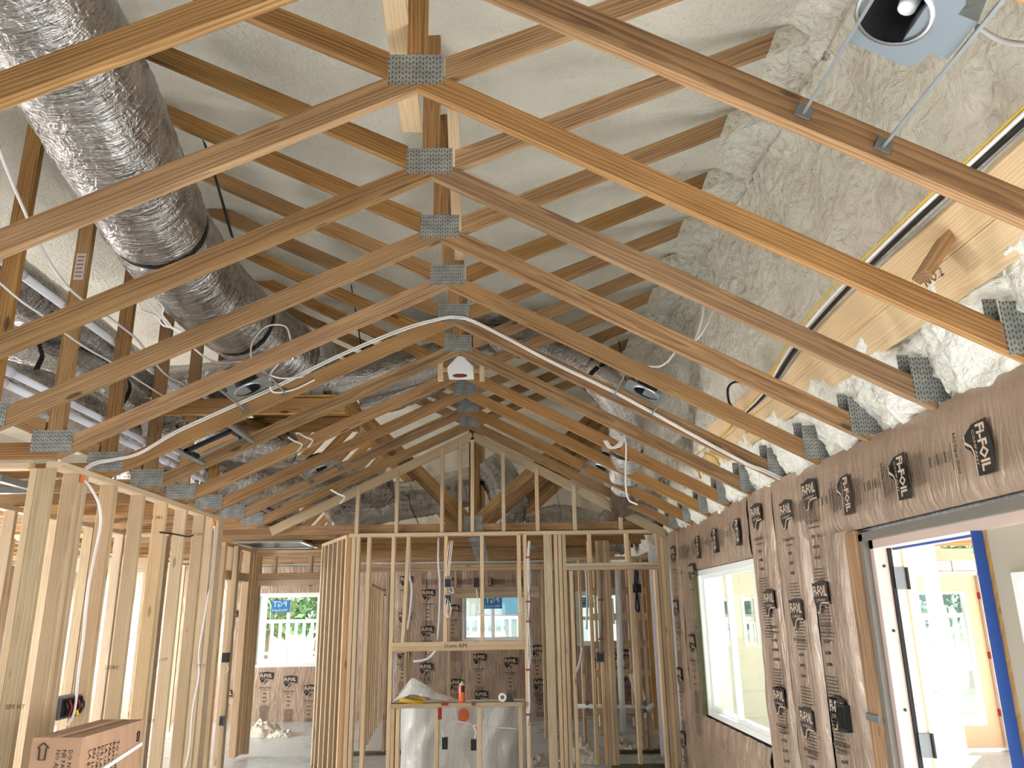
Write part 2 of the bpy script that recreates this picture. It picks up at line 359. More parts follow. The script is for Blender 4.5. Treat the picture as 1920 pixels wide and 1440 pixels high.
def scissor(i):
    y = TY(i); t = empty('scissor_truss', V(XR, y, .8), 'pine scissor roof truss ' + ORD[i], 'roof truss', 'scissor trusses over the vaulted room')
    xe = 1.80; ze = ZR - SR*(xe-XR)
    member('bottom_chord', [(XR, ZR), (xe, ze), (xe, ze+VR), (XR, ZR+VR)], y, .038, M_TRUSS, t)
    if i >= 0:
        member('bottom_chord', [(-2.43, .867), (XR, ZR), (XR, ZR+VL), (-2.43, .867+VL)], y, .038, M_TRUSS, t)
        if i >= 3: member('ceiling_chord', [(-7.4, .867), (-2.43, .867), (-2.43, .956), (-7.4, .956)], y, .038, M_TRUSS, t)
        member('king_post', [(-.325, ZR+.07), (-.325, 2.64), (-.250, 2.64), (-.250, ZR+.07)], y+.001, .036, M_TRUSS, t)
        xa, xb = -.18, 1.70
        zl = lambda x: 1.906 + .4195*(x+.167)
        member('web', [(xa, zl(xa)), (xb, zl(xb)), (xb, zl(xb)+.096), (xa, zl(xa)+.096)], y, .038, M_TRUSS, t)
        xs_ = 1.22 + .1*random.random(); member('foam_overspray', [(xs_, zl(xs_)-.004), (xb, zl(xb)-.004), (xb, zl(xb)+.100), (xs_+.05, zl(xs_+.05)+.100)], y-.004, .046, M_FOAMR, t, key=i)
        zw = lambda x: 1.915 + .4804*(-x-.377)
        xa, xb = -.39, -2.15
        member('web', [(xa, zw(xa)), (xb, zw(xb)), (xb, zw(xb)+.098), (xa, zw(xa)+.098)], y, .038, M_TRUSS, t)
        if i >= 2:
            member('web', [(-2.505, .99), (-2.505, 2.78), (-2.418, 2.78), (-2.418, .99)], y, .038, M_TRUSS, t)
            member('web', [(-2.52, .975), (-5.0, 2.05), (-5.0, 2.15), (-2.52, 1.073)], y, .038, M_TRUSS, t)
            plate(-2.47, y-.0016, .962, .225, .125, t)
        plate(-.291, y-.0016, 1.943, .203, .127, t)
    if 0 < i < 11:
        plate(1.795, y-.0016, .905, .17, .19, t)
        plate(1.705, y+.0396, .965, .05, .12, t)
    return t
TR = {i: scissor(i) for i in range(-1, 11)}
tg = MB().box((-2.49, TY(4)-.003, H+1.93), (-2.432, TY(4)-.001, H+2.10)).build('paper_tag', plain('paper_tag', (206,196,188), .8), TR[4]); tg['label'] = 'white paper tag printed with red lines'
for k in range(6): MB().box((-2.482, TY(4)-.004, H+1.95+.025*k), (-2.445+.004*(k % 2), TY(4)-.003, H+1.957+.025*k)).build('tag_print', plain('tag_print', (150,90,90), .8) if k == 0 else bpy.data.materials['tag_print'], tg)
ORD2 = ['standing on the gable wall plate'] + ['%s behind the gable framing' % s for s in ('first', 'second', 'third', 'fourth', 'fifth', 'sixth', 'seventh', 'eighth')]
def common(i):
    y = TY(i); t = empty('common_truss', V(XR, y, .86), 'flat-bottomed pine roof truss ' + ORD2[i-11], 'roof truss', 'flat trusses over the far rooms')
    member('bottom_chord', [(-7.4, .867), (1.85, .867), (1.85, .956), (-7.4, .956)], y, .038, M_TRUSS, t)
    member('king_post', [(-.325, .956), (-.325, 2.87), (-.236, 2.87), (-.236, .956)], y, .038, M_TRUSS, t)
    member('web', [(-.36, .956), (-2.25, 2.85), (-2.13, 2.88), (-.24, .98)], y, .038, M_TRUSS, t)
    member('web', [(-.20, .956), (1.80, 2.716), (1.75, 2.816), (-.26, 1.05)], y, .038, M_TRUSS, t)
    member('web', [(-3.4, .956), (-2.0, 2.55), (-1.9, 2.5), (-3.3, .92)], y, .038, M_TRUSS, t)
    plate(-.28, y-.0016, .95, .2, .17, t)
    return t
for i in range(11, 20): common(i)
# braces that tie the trusses along the ridge
def brace(p, q, w, t, label, up=(0,0,1), mat=M_STUD):
    r = board('brace_board', p, q, w, t, mat, None, up); tag(r, label, 'brace', 'bracing between the trusses'); return r
brace(V(-.355, TY(-1), 2.30), V(-.372, TY(2)-.01, 2.10), .038, .089, 'bracing board coloured pale for its lit underside, left of the king posts along the ridge')  # brightness of the lit underside is put into the paler wood colour
brace(V(-.20, TY(2)+.04, 2.5), V(-.235, TY(4)+.1, 2.10), .038, .06, 'pale bracing board right of the king posts along the ridge')
# ledger boards lying on the right ends of the chords, with their cables
led = empty('ledger', V(1.68, 4, 1.2), 'pair of pale boards laid along the right chord ends under the foam', 'ledger board')
board('plank', V(1.615, .9, 1.30), V(1.625, 5.9, 1.27), .146, .038, M_STUD, led, (-.42, 0, 1))
board('plank', V(1.675, .9, 1.165), V(1.685, 6.4, 1.135), .146, .038, M_STUD, led, (-.42, 0, 1))
blk = board('blocking', V(1.50, TY(1)+.06, 1.12), V(1.66, TY(1)+.06, 1.33), .09, .038, M_TRUSS, None, (0,1,0)); tag(blk, 'short wood block against the ledger above the grade stamp', 'block')
# ---------------------------------------------------------------- stud walls
ZT = .86
def wall(name, label, loc): return empty(name, loc, label, None, None, 'structure')
def stud(parent, x, y, along='x', z0=-H+.038, z1=ZT-.04, mat=M_STUD, w=.089, t=.038, lean=0, label=None):
    up = (0,1,0) if along == 'x' else (1,0,0)
    if along == 'x': return board('stud', V(x, y, z0), V(x+lean, y, z1), w, t, mat, parent, up, label)
    return board('stud', V(x, y, z0), V(x, y+lean, z1), w, t, mat, parent, up, label)
def hplate(parent, p, q, w=.089, t=.038, mat=M_STUD, name='top_plate'):
    return board(name, p, q, t, w, mat, parent)
MS = [M_STUD, M_STUD2]
wl = wall('wall_left', 'open framed stud wall on the left with stamped studs', V(-2.465, 5.6, -H))
hplate(wl, V(-2.465, 4.34, ZT-.02), V(-2.465, 6.97, ZT-.02))
hplate(wl, V(-2.465, 4.34, -H+.019), V(-2.465, 6.97, -H+.019), mat=M_TREATED, name='bottom_plate')
stud(wl, -2.575, 4.385, 'x'); board('stud', V(-2.51, 4.36, -H), V(-2.51, 4.36, ZT-.04), .089, .038, M_STUD2, wl, (1,0,0))
for k, y in enumerate([4.54, 4.62, 4.95, 4.995, 5.40, 5.78, 6.16, 6.55, 6.76, 6.90]):
    stud(wl, -2.465 + (.012 if k == 2 else 0), y, 'y', mat=MS[(k*7) % 3 % 2])
stud(wl, -2.44, 6.955, 'x', mat=M_STUD)
wf = wall('wall_left_return', 'top plate of the framed wall running left from the corner', V(-4, 4.385, -H))
hplate(wf, V(-2.62, 4.385, ZT-.02), V(-7.4, 4.385, ZT-.02)); 
for x in (-3.6, -4.0, -4.4): stud(wf, x, 4.385)
wr = wall('wall_left_rear', 'second stud wall behind the left wall with a headed opening', V(-5, 8.11, -H))
hplate(wr, V(-7.5, 8.155, ZT-.02), V(-3.35, 8.155, ZT-.02)); hplate(wr, V(-7.5, 8.155, -H+.019), V(-3.35, 8.155, -H+.019), mat=M_TREATED, name='bottom_plate')
for k, x in enumerate([-7.3, -6.9, -6.5, -6.1, -5.7, -5.3, -4.95, -4.55, -4.36, -4.32]): stud(wr, x, 8.155, mat=MS[k % 2])
for x in (-3.42, -3.38): stud(wr, x, 8.155, mat=M_STUD2)
board('header', V(-4.34, 8.155, .545), V(-3.4, 8.155, .545), .14, .06, M_STUD2, wr); 
for x in (-4.1, -3.7): stud(wr, x, 8.155, z0=.62)
# stud wall of the rooms further left (partition running away from the camera)
wq = wall('wall_left_partition', 'stud partition running away behind the left wall', V(-4.6, 10, -H))
hplate(wq, V(-4.95, 8.2, ZT-.02), V(-4.95, 13.9, ZT-.02))
for k in range(13): stud(wq, -4.95, 8.45+.42*k, 'y', mat=MS[k % 2])
wq = wall('wall_left_inner', 'inner stud partition glimpsed between the left wall studs', V(-3.7, 6, -H))
hplate(wq, V(-3.75, 4.5, ZT-.02), V(-3.75, 8.1, ZT-.02))
for k in range(12): stud(wq, -3.75, 4.62+.30*k, 'y', mat=MS[k % 2])
# framed corner at the middle left and the doorway wall behind it
wm = wall('wall_middle_left', 'framed wall end with a short header left of the doorway', V(-3.2, 10, -H))
hplate(wm, V(-3.215, 9.3, ZT-.02), V(-3.215, 10.5, ZT-.02))
for y in (9.32, 9.36): stud(wm, -3.215, y, 'y', mat=M_STUD2)
for y in (10.28, 10.35, 10.45): stud(wm, -3.215, y, 'y', mat=MS[int(y*100) % 2])
board('header', V(-3.215, 9.38, .50), V(-3.215, 10.26, .50), .10, .08, M_STUD2, wm)
for y in (9.6, 9.9): stud(wm, -3.215, y, 'y', z0=.55, mat=M_STUD2)
stud(wm, -3.215, 9.75, 'y', mat=M_STUD, z1=.45)
wd2 = wall('wall_doorway', 'framed wall with a wide headed opening showing the far window', V(-2.6, 10.5, -H))
for z in (ZT-.02, ZT-.06): hplate(wd2, V(-3.2, 10.55, z), V(-2.0, 10.55, z))
for x in (-3.17, -3.13): stud(wd2, x, 10.55, mat=M_STUD2)
for z in (.53, .45): board('header', V(-3.12, 10.55, z), V(-2.1, 10.55, z), .075, .089, M_STUD2, wd2)
for x in (-2.93, -2.46): stud(wd2, x, 10.55, z0=.56, mat=M_STUD2)
# diagonal pantry wall
wdg = wall('wall_diagonal', 'angled stud wall joining the gable wall on its left', V(-1.85, 9.2, -H))
A, B = V(-1.60, 8.60, 0), V(-2.10, 9.68, 0); dd = (B-A).normalized(); pn = Vector((dd.y, -dd.x, 0))
for z in (ZT-.02,): hplate(wdg, Vector((A.x, A.y, H+z)), Vector((B.x, B.y, H+z)))
hplate(wdg, Vector((A.x, A.y, .019)), Vector((B.x, B.y, .019)), mat=M_TREATED, name='bottom_plate')
for k, f in enumerate([.02, .16, .34, .52, .70, .86, .985]):
    p = A.lerp(B, f); board('stud', Vector((p.x, p.y, .04)), Vector((p.x, p.y, H+ZT-.04)), .089, .038, MS[k % 2], wdg, tuple(pn))
# ---------------------------------------------------------------- gable wall
GY = 8.545
wg = wall('wall_gable', 'framed interior gable wall with a niche and a door opening', V(0, GY, -H))
hplate(wg, V(-1.60, GY, ZT-.02), V(1.77, GY, ZT-.02)); hplate(wg, V(-1.60, GY, -H+.019), V(.70, GY, -H+.019), mat=M_TREATED, name='bottom_plate')
full = [(-1.545, 0), (-1.50, 1), (-1.385, 0), (-1.125, 0), (.272, 0), (.555, 2), (.60, 0), (.645, 0), (.69, 1), (1.735, 0), (1.70, 1), (1.775, 1)]
for k, (x, m) in enumerate(full):
    if m == 2: board('post', V(.517, GY, -H), V(.517, GY, ZT-.04), .089, .085, M_STUD2, wg, (0,1,0))
    else: stud(wg, x, GY, mat=MS[m])
for x in (.755,): stud(wg, x, GY, z1=.44, mat=M_STUD)
for x, l in ((-.975, -.04), (-.568, 0), (-.186, 0), (.208, 0)): stud(wg, x + (-.03 if l else 0), GY, z0=-.255, lean=-l, mat=M_STUD)
for z, w in ((-.275, .045), (-.32, .045)): board('niche_header', V(-1.11, GY, z), V(.25, GY, z), w, .089, M_STUD, wg)
board('niche_sill', V(-1.11, GY-.02, -.86), V(.22, GY-.02, -.86), .042, .13, M_STUD2, wg)
for x in (-1.085, -1.035, -.645, -.215, .195): stud(wg, x, GY, z1=-.885, mat=M_STUD)
for z in (.50, .462): board('door_header', V(.70, GY, z), V(1.70, GY, z), .036, .089, M_STUD2, wg)
for x in (.965, 1.365): stud(wg, x, GY, z0=.52, mat=M_STUD)
stud(wg, 1.655, GY, z1=.44)
# raked plates and studs in the gable triangle
pl, pr_ = at(508, 997, 'y', 8.50), at(1247, 1001, 'y', 8.50); ap = at(886, 818, 'y', 8.50)
board('raked_plate', pl, ap, .098, .038, M_STUD2, wg); board('raked_plate', ap, pr_, .098, .038, M_STUD2, wg)
for k, (u, top) in enumerate(((670, 915), (744, 880), (829, 842), (863, 828), (886, 826), (944.5, 850), (1008, 880), (1078, 912), (1164, 953))):
    p = at(u, 985, 'y', 8.52); q = at(u + (886-u)*0, top, 'y', 8.52)
    board('stud', V(p.x, 8.505, ZT), Vector((p.x, 8.505, q.z)), .07, .038, MS[k % 2], wg, (0,1,0))
# ---------------------------------------------------------------- rooms beyond the gable
wb = wall('wall_beyond_left', 'stud partition seen between the pantry wall and the niche', V(-1.5, 11, -H))
hplate(wb, V(-1.72, 10.6, ZT-.45), V(-1.95, 13.6, ZT-.45)); hplate(wb, V(-1.9, 10.55, -H+.019), V(-1.1, 10.55, -H+.019), mat=M_TREATED, name='bottom_plate')
for k in range(8): stud(wb, -1.74-.03*k, 10.7+.38*k, 'y', z1=ZT-.46, mat=MS[k % 2])
for x in (-1.45, -1.2): stud(wb, x, 10.55, z1=.5, mat=M_STUD2)
w2 = wall('wall_second', 'second stud wall beyond the gable with a headed opening', V(.2, 11.4, -H))
hplate(w2, V(-2.0, 11.4, .67), V(1.7, 11.4, .67)); hplate(w2, V(-2.0, 11.4, .63), V(1.7, 11.4, .63))
for z in (.345, .27): board('header', V(-.62, 11.4, z), V(.55, 11.4, z), .07, .089, M_STUD2, w2)
for x in (-.62, -.18, .25): stud(w2, x, 11.4, z0=.38, z1=.61, mat=M_STUD2)
for x in (-1.27, -.70, .60, .68, .73): stud(w2, x, 11.4, z1=.61, mat=M_STUD2)
w3 = wall('wall_bath', 'stud walls with pipes and blocking beyond the door opening', V(1.4, 10.5, -H))
hplate(w3, V(.95, 10.3, -H+.019), V(2.4, 10.3, -H+.019), mat=M_TREATED, name='bottom_plate')
hplate(w3, V(1.2, 9.35, -H+.019), V(1.77, 9.35, -H+.019), mat=M_TREATED, name='bottom_plate')
hplate(w3, V(.8, 10.3, .68), V(2.4, 10.3, .68))
for k, x in enumerate([1.02, 1.28, 1.72, 1.80, 1.95]): stud(w3, x, 10.3, z1=.66, mat=MS[k % 2])
for k, x in enumerate([1.145, 1.185, 1.225, 1.265]): stud(w3, x, 9.35, z1=ZT-.04, mat=MS[k % 2])
stud(w3, 1.05, 9.40, mat=M_STUD); stud(w3, 1.52, 9.38, mat=M_STUD)
for z in (-.85, -.45, -.05, .32): board('blocking', V(1.35, 12.3, z), V(2.5, 12.3, z), .10, .038, M_STUD, w3)
board('blocking', V(1.35, 12.3, -1.35), V(2.5, 12.3, -1.35), .12, .038, M_STUD, w3)
for x in (1.45, 1.95, 2.35): stud(w3, x, 12.36, z1=.7, mat=M_STUD)
board('plywood_strip', V(2.28, 12.28, -H), V(2.28, 12.28, .7), .14, .02, M_PLY, w3, (1,0,0))
# ---------------------------------------------------------------- printed marks
def text_mesh(body, size, mat, align='LEFT', bold=0, sx=1.0):
    k = ('txt', body, size, mat.name, align, bold, sx)
    if k in _cache: return _cache[k]
    c = bpy.data.curves.new('lettering', 'FONT'); c.body = body; c.size = size; c.align_x = align; c.resolution_u = 1; c.offset = bold
    o = bpy.data.objects.new('lettering', c); COL.objects.link(o); bpy.context.view_layer.update()
    dg = bpy.context.evaluated_depsgraph_get(); me = bpy.data.meshes.new_from_object(o.evaluated_get(dg)); me.name = 'lettering'
    bpy.data.objects.remove(o); bpy.data.curves.remove(c)
    if sx != 1: me.transform(Matrix.Scale(sx, 4, (1,0,0)))
    me.materials.clear(); me.materials.append(mat); _cache[k] = me; return me
def frame(X, Y, p):
    X, Y = Vector(X).normalized(), Vector(Y).normalized(); Z = X.cross(Y)
    return Matrix(((X.x, Y.x, Z.x, p.x), (X.y, Y.y, Z.y, p.y), (X.z, Y.z, Z.z, p.z), (0,0,0,1)))
def lettering(body, size, mat, M, parent, name='lettering', **kw):
    return obj(name, text_mesh(body, size, mat, **kw), parent, M)
def logo_mesh():
    """printed shield with its caption and small print; 1 unit wide, flat in XY"""
    bm = MB(); g = .0
    sh = [(0,.62),(.12,.585),(.5,.66),(.62,.65),(1.0,.585),(1.0,.05),(.62,.05),(.52,.0),(.42,-.16),(.24,-.22),(.12,-.02),(.03,.14)]
    mb = MB(); mb.add([(x, y, 0) for x, y in sh], [tuple(range(len(sh)))])
    me = mesh('printed_logo', mb.v, mb.f, M_BLACK)
    b = bmesh.new(); b.from_mesh(me); nb = len(b.faces)
    M_TAN2 = plain('print_gap', (206,184,164), .5); t = text_mesh('Fi-FOIL', .36, M_TAN2, bold=.012, sx=.80); t2 = text_mesh('COMPANY', .105, M_TAN2, sx=1.35)
    for src, off in ((t, (.05, .26, .004)), (t2, (.12, .115, .004))):
        tmp = src.copy(); tmp.transform(Matrix.Translation(off)); n0 = len(b.faces); b.from_mesh(tmp); b.faces.ensure_lookup_table()
        for f in b.faces[n0:]: f.material_index = 1
        bpy.data.meshes.remove(tmp)
    st = [(.14,.02),(.30,-.13),(.44,-.02),(.56,.085),(1.0,.085),(1.0,.055),(.58,.055),(.48,-.03),(.34,-.19),(.20,-.16)]
    st = [(.20,-.13),(.30,-.15),(.42,.04),(.54,.10),(1.0,.10),(1.0,.065),(.55,.065),(.45,.01),(.36,-.17),(.22,-.19)]
    vs = [b.verts.new((x, y, .004)) for x, y in st]
    for q in range(4):
        f = b.faces.new((vs[q], vs[q+1], vs[8-q], vs[9-q])); f.material_index = 1
    cap = text_mesh('RA2 Vapor Shield', .135, M_BLACK, bold=.004, sx=.82); tmp = cap.copy(); tmp.transform(Matrix.Translation((.05, -.52, 0))); b.from_mesh(tmp)
    rnd = random.Random(5); n0 = len(b.faces); b.faces.ensure_lookup_table()
    def barq(x0, y0, x1, y1):
        q = [b.verts.new(p) for p in ((x0,y0,0),(x1,y0,0),(x1,y1,0),(x0,y1,0))]; f = b.faces.new(q); f.material_index = 2
    barq(.2,-.66,.75,-.63)
    for k in range(3): barq(.34,-.92-.28*k,.56,-.84-.28*k)
    for k in range(22):
        w = rnd.uniform(.25,.36); barq(.5-w,-1.75-.085*k,.5+w,-1.72-.085*k)
    b.to_mesh(me); b.free(); me.materials.append(M_TAN2); me.materials.append(M_INK); return me
LOGO = logo_mesh()
def logo(p, w, parent, wallkind):
    if wallkind == 'R': M = frame((0,-1,0), (0,0,1), p)
    elif wallkind == 'RV': M = frame((0,0,-1), (0,-1,0), p)
    elif wallkind == 'F': M = frame((1,0,0), (0,0,1), p)
    elif wallkind == 'FV': M = frame((0,0,-1), (1,0,0), p)
    return obj('printed_logo', LOGO, parent, M @ Matrix.Scale(w, 4))
# ---------------------------------------------------------------- right wall
RX = 1.78
wR = wall('wall_right', 'right wall faced with brown foil vapour barrier printed with logos', V(1.8, 4, -H))
def rbox(name, y0, y1, z0, z1, x0=1.86, x1=2.02, mat=None):
    return MB().box((x0, y0, z0+H), (x1, y1, z1+H)).build(name, mat or M_BLOCK, wR)
def m_block():
    n = N('concrete_block'); v = n.coord('Object'); a = n.n('TexNoise', {'Vector': v, 'Scale': 60, 'Detail': 4})
    n.p(Base_Color=n.ramp(a.outputs['Fac'], [(.35, sr(168,168,174)), (.65, sr(204,204,210))]), Roughness=.9); n.bump(a.outputs['Fac'], .4, .01); return n.m
M_BLOCK = m_block()
for a, b, c, d in ((-3.4,.6,-H,.8), (.6,1.85,.42,.8), (.6,1.85,-H,-1.55), (1.85,2.05,-H,.8), (2.05,4.10,.37,.8), (4.10,5.66,-H,.8), (5.66,7.40,.365,.8), (5.66,7.40,-H,-.865), (7.40,10.0,-H,.8)):
    rbox('block_core', a, b, c, d)  # gap nearest the camera is an unseen opening added for the right fill lamp
MB().box((2.021, 7.4, 0), (2.045, 10.0, H+.9)).build('siding', plain('cream_lap', (230,226,212), .6), wR)
for a_, b_, c_, d_ in ((7.384,7.40,-.865,.365), (5.66,5.672,-.865,.365), (5.66,7.40,.353,.365), (5.66,7.40,-.865,-.853)): rbox('window_reveal', a_, b_, c_, d_, 1.858, 2.022, bpy.data.materials['cream_lap'])
def foil_panel(parent, fn, nu, nv, name='insulation_panel', mat=None):
    return MB().grid(fn, nu, nv).build(name, mat or M_KRAFT, parent, True)
def rpanel(y0, y1, z0, z1, bulge=.018, crinkle=.006, seed=0.0, horiz=False):
    nu, nv = max(4, int((y1-y0)/.03)), max(4, int((z1-z0)/.04))
    def fn(u, v):
        y, z = y1-(y1-y0)*u, z0+(z1-z0)*v
        w = noise.noise(Vector((y*9+seed, z*(2.2 if not horiz else 9), seed))) + .5*noise.noise(Vector((y*22, z*6+seed, 3)))
        e = min(1, 8*min(u, 1-u)) if not horiz else min(1, 8*min(v, 1-v))
        return (RX + .022 - bulge*e - crinkle*w, y, z+H)
    return foil_panel(wR, fn, nu, nv)
P_over_door = rpanel(-.5, 4.66, .385, .80, .02, .003, 1, True)
P1 = rpanel(4.10, 4.605, -H, .39, .022, .006, 2); P2 = rpanel(4.615, 5.15, -H, .80, .026, .007, 3); P3 = rpanel(5.155, 5.665, -H, .80, .02, .012, 4)
P_over_win = rpanel(5.67, 7.94, .365, .80, .014, .008, 5, True); P_under = rpanel(5.67, 7.94, -H, -.88, .016, .016, 6, True)
P4 = rpanel(7.42, 7.94, -.88, .36, .02, .012, 7); P5 = rpanel(7.975, 8.44, -H, .80, .02, .010, 8); P6 = rpanel(-.9, .6, -H, .385, .02, .006, 9); P7 = rpanel(1.85, 2.05, -H, .385, .01, .004, 10)
for u, v, w, par, kd in ((1410,985,.21,P3,'R'),(1464,983,.21,P3,'R'),(1506,948,.21,P2,'R'),(1571,895,.20,P_over_door,'RV'),(1669,857,.20,P_over_door,'RV'),(1812,796,.20,P_over_door,'RV'),
        (1434,1145,.21,P3,'R'),(1483,1166,.21,P2,'R'),(1527,1137,.21,P1,'R'),(1452,1326,.21,P3,'R'),(1502,1368,.21,P2,'R'),(1558,1352,.21,P1,'R'),
        (1258,1050,.21,P5,'R'),(1263,1150,.21,P5,'R'),(1270,1276,.21,P5,'R'),(1276,1395,.21,P5,'R'),(1292,1085,.21,P4,'R'),(1293,1216,.21,P4,'R'),
        (1302,1006,.20,P_over_win,'RV'),(1333,992,.20,P_over_win,'RV'),(1374,974,.20,P_over_win,'RV')):
    p = at(u, v, 'x', RX-.014); logo(p, w, par, kd)
board('furring_stud', V(1.83, 4.035, -H), V(1.83, 4.035, .38), .13, .085, M_TRUSS, wR, (0,1,0))
board('furring_stud', V(1.80, 7.405, -.87), V(1.80, 7.405, .37), .04, .07, M_TREATED, wR, (0,1,0))
board('strap_band', V(1.783, 3.965, -.50), V(1.783, 4.10, -.50), .035, .012, M_BOXGREY, wR)
ob = empty('outlet_box', V(1.775, 4.41, -.545), 'black switch box cut into the foil beside the door', 'switch box')
p = at(1577, 1346, 'x', RX-.03)
MB().box((p.x, p.y-.055, p.z-.065), (p.x+.05, p.y+.055, p.z+.065)).build('box_body', M_BLKPLASTIC, ob)
for k in range(3): MB().tube(spline([(p.x-.004, p.y-.04+.03*k, p.z+.05), (p.x-.014, p.y-.03+.025*k, p.z), (p.x-.004, p.y-.045+.035*k, p.z-.05)], 4), .004, 5).build('wire', M_BLKPLASTIC, ob)
# ---------------------------------------------------------------- windows
def window(name, label, M, w, h, mull=.5, fr=.045, depth=.07, split='V'):
    """local X to the right, Y up, Z toward the room; origin lower left"""
    r = empty(name, None, label, None, None, 'structure', None, M)
    def part(nm, a, b, mat=M_WHITE):
        mb = MB().box(a, b); o = obj(nm, mesh(nm, mb.v, mb.f, mat), r, M); return o
    part('frame', (0,0,-depth), (w,fr,0)); part('frame', (0,h-fr,-depth), (w,h,0)); part('frame', (0,fr,-depth), (fr,h-fr,0)); part('frame', (w-fr,fr,-depth), (w,h-fr,0))
    s = .03
    if split == 'V':
        m = w*mull; panes = [(fr, fr, m, h-fr, -.05), (m, fr, w-fr, h-fr, -.025)]
    else:
        m = h*mull; panes = [(fr, fr, w-fr, m, -.025), (fr, m, w-fr, h-fr, -.05)]
    for a, b, c, d, z in panes:
        mb = MB(); mb.box((a,b,z-.02),(c,b+s,z+.012)).box((a,d-s,z-.02),(c,d,z+.012)).box((a,b+s,z-.02),(a+s,d-s,z+.012)).box((c-s,b+s,z-.02),(c,d-s,z+.012))
        so = obj('sash', mesh('sash', mb.v, mb.f, M_WHITE), r, M)
        mb = MB().box((a+s,b+s,z-.004),(c-s,d-s,z+.002)); obj('pane', mesh('pane', mb.v, mb.f, M_GLASS), so, M)
    return r
Wr = window('window_1', 'white vinyl sliding window in the right wall looking onto the porch', frame((0,-1,0), (0,0,1), V(1.805, 7.34, -.862)), 1.68, 1.222, .5)
FY = 13.95
wF = wall('wall_far', 'far exterior wall faced with printed brown foil', V(-2, 14, -H))
WIN = {2: (-4.17, -.78, 1.12, 1.20), 3: (-.655, -.43, 1.065, .825), 4: (1.29, -.52, .8, .89), 5: (-7.0, -1.2, 1.1, 1.55)}
def fpanel(x0, x1, z0, z1, seed):
    nu, nv = max(3, int((x1-x0)/.05)), max(3, int((z1-z0)/.07))
    def fn(u, v):
        x, z = x0+(x1-x0)*u, z0+(z1-z0)*v
        return (x, FY + .006 - .014*min(1, 6*min(u, 1-u)) + .008*noise.noise(Vector((x*6+seed, z*3, seed))), z+H)
    return foil_panel(wF, fn, nu, nv)
def xsplit(a, b, z0, z1):
    n = max(1, round((b-a)/.6)); out = []
    for k in range(n): out.append(fpanel(a+(b-a)*k/n+.004, a+(b-a)*(k+1)/n-.004, z0, z1, a*3+k))
    return out
FP = []
xs = sorted(WIN.values()); cur = -7.9
for x, z, w, h in xs:
    FP += xsplit(cur, x, -H, .86); FP.append(fpanel(x, x+w, z+h, .86, x)); FP.append(fpanel(x, x+w, -H, z, x+1)); cur = x+w
FP += xsplit(cur, 2.6, -H, .86)
cur = -8
for x, z, w, h in xs:
    if x > cur: MB().box((cur, 14.04, 0), (x, 14.2, H+.9)).build('block_core', M_BLOCK, wF)
    MB().box((x, 14.04, H+z+h), (x+w, 14.2, H+.9)).build('block_core', M_BLOCK, wF); MB().box((x, 14.04, 0), (x+w, 14.2, H+z)).build('block_core', M_BLOCK, wF); cur = x+w
MB().box((cur, 14.04, 0), (2.75, 14.2, H+.9)).build('block_core', M_BLOCK, wF)
NM = {2: 'white far window with a blue sticker seen through the left doorway', 3: 'white far kitchen window seen above the framed niche', 4: 'white far window seen through the bathroom studs', 5: 'tall white far glass door hidden behind the left studs'}
for k, (x, z, w, h) in WIN.items(): window('window_%d' % k, NM[k], frame((1,0,0), (0,0,1), V(x, FY+.02, z)), w, h, .5, split='H' if k == 4 else 'V')
def near_panel(x, z):
    best = None
    for o in FP:
        bx = [v[0] for v in (o.data.vertices[0].co, o.data.vertices[-1].co)]; bz = [v[2] for v in (o.data.vertices[0].co, o.data.vertices[-1].co)]
        if bx[0] <= x <= bx[1] and bz[0] <= z <= bz[1]: best = o
    return best
def flogo(u, v, w=.22, kd='F'):
    p = at(u, v, 'y', FY-.02); par = near_panel(p.x, p.z)
    if par is not None: logo(p, w, par, kd)
for u, v in ((486,1277),(531,1284),(569,1301),(791,1121),(789,1190),(786,1260),(887,1242),(945,1249),(750,1095),(747,1164),(744,1233),(840,1290),(838,1150),(890,1312),(995,1226),(1000,1290),(700,1120),(1132,1190),(1134,1240),(1160,1110),(1162,1165),(1160,1235),(1166,1275),(1110,1250),(425,1095),(420,1160),(410,1310),(3,1085),(-2,1165)): flogo(u, v)
for u in (511, 577, 848, 912, 975): flogo(u, 1082, .15, 'FV')
# blue stickers on the far panes, read from the outside
M_STICK = plain('blue_sticker', (30,128,190), .5)
def sticker(x, z, w, par_label):
    st = empty('window_sticker', V(x, FY+.0, z), par_label, 'sticker', 'blue window stickers')
    MB().box((x-w/2, FY-.004, H+z-w*.33), (x+w/2, FY-.001, H+z+w*.33)).build('sticker_sheet', M_STICK, st)
    lettering('PGT', w*.42, M_WHITE, frame((-1,0,0), (0,0,1), V(x+w*.36, FY-.006, z-w*.02)), st)
    lettering('WinGuard', w*.19, M_WHITE, frame((-1,0,0), (0,0,1), V(x+w*.40, FY-.006, z-w*.26)), st)
sticker(-3.74, .20, .31, 'blue sticker on the window seen through the left doorway')
sticker(-.12, .21, .31, 'blue sticker on the kitchen window behind the niche studs')
sticker(1.52, .19, .27, 'blue sticker on the window behind the bathroom studs')
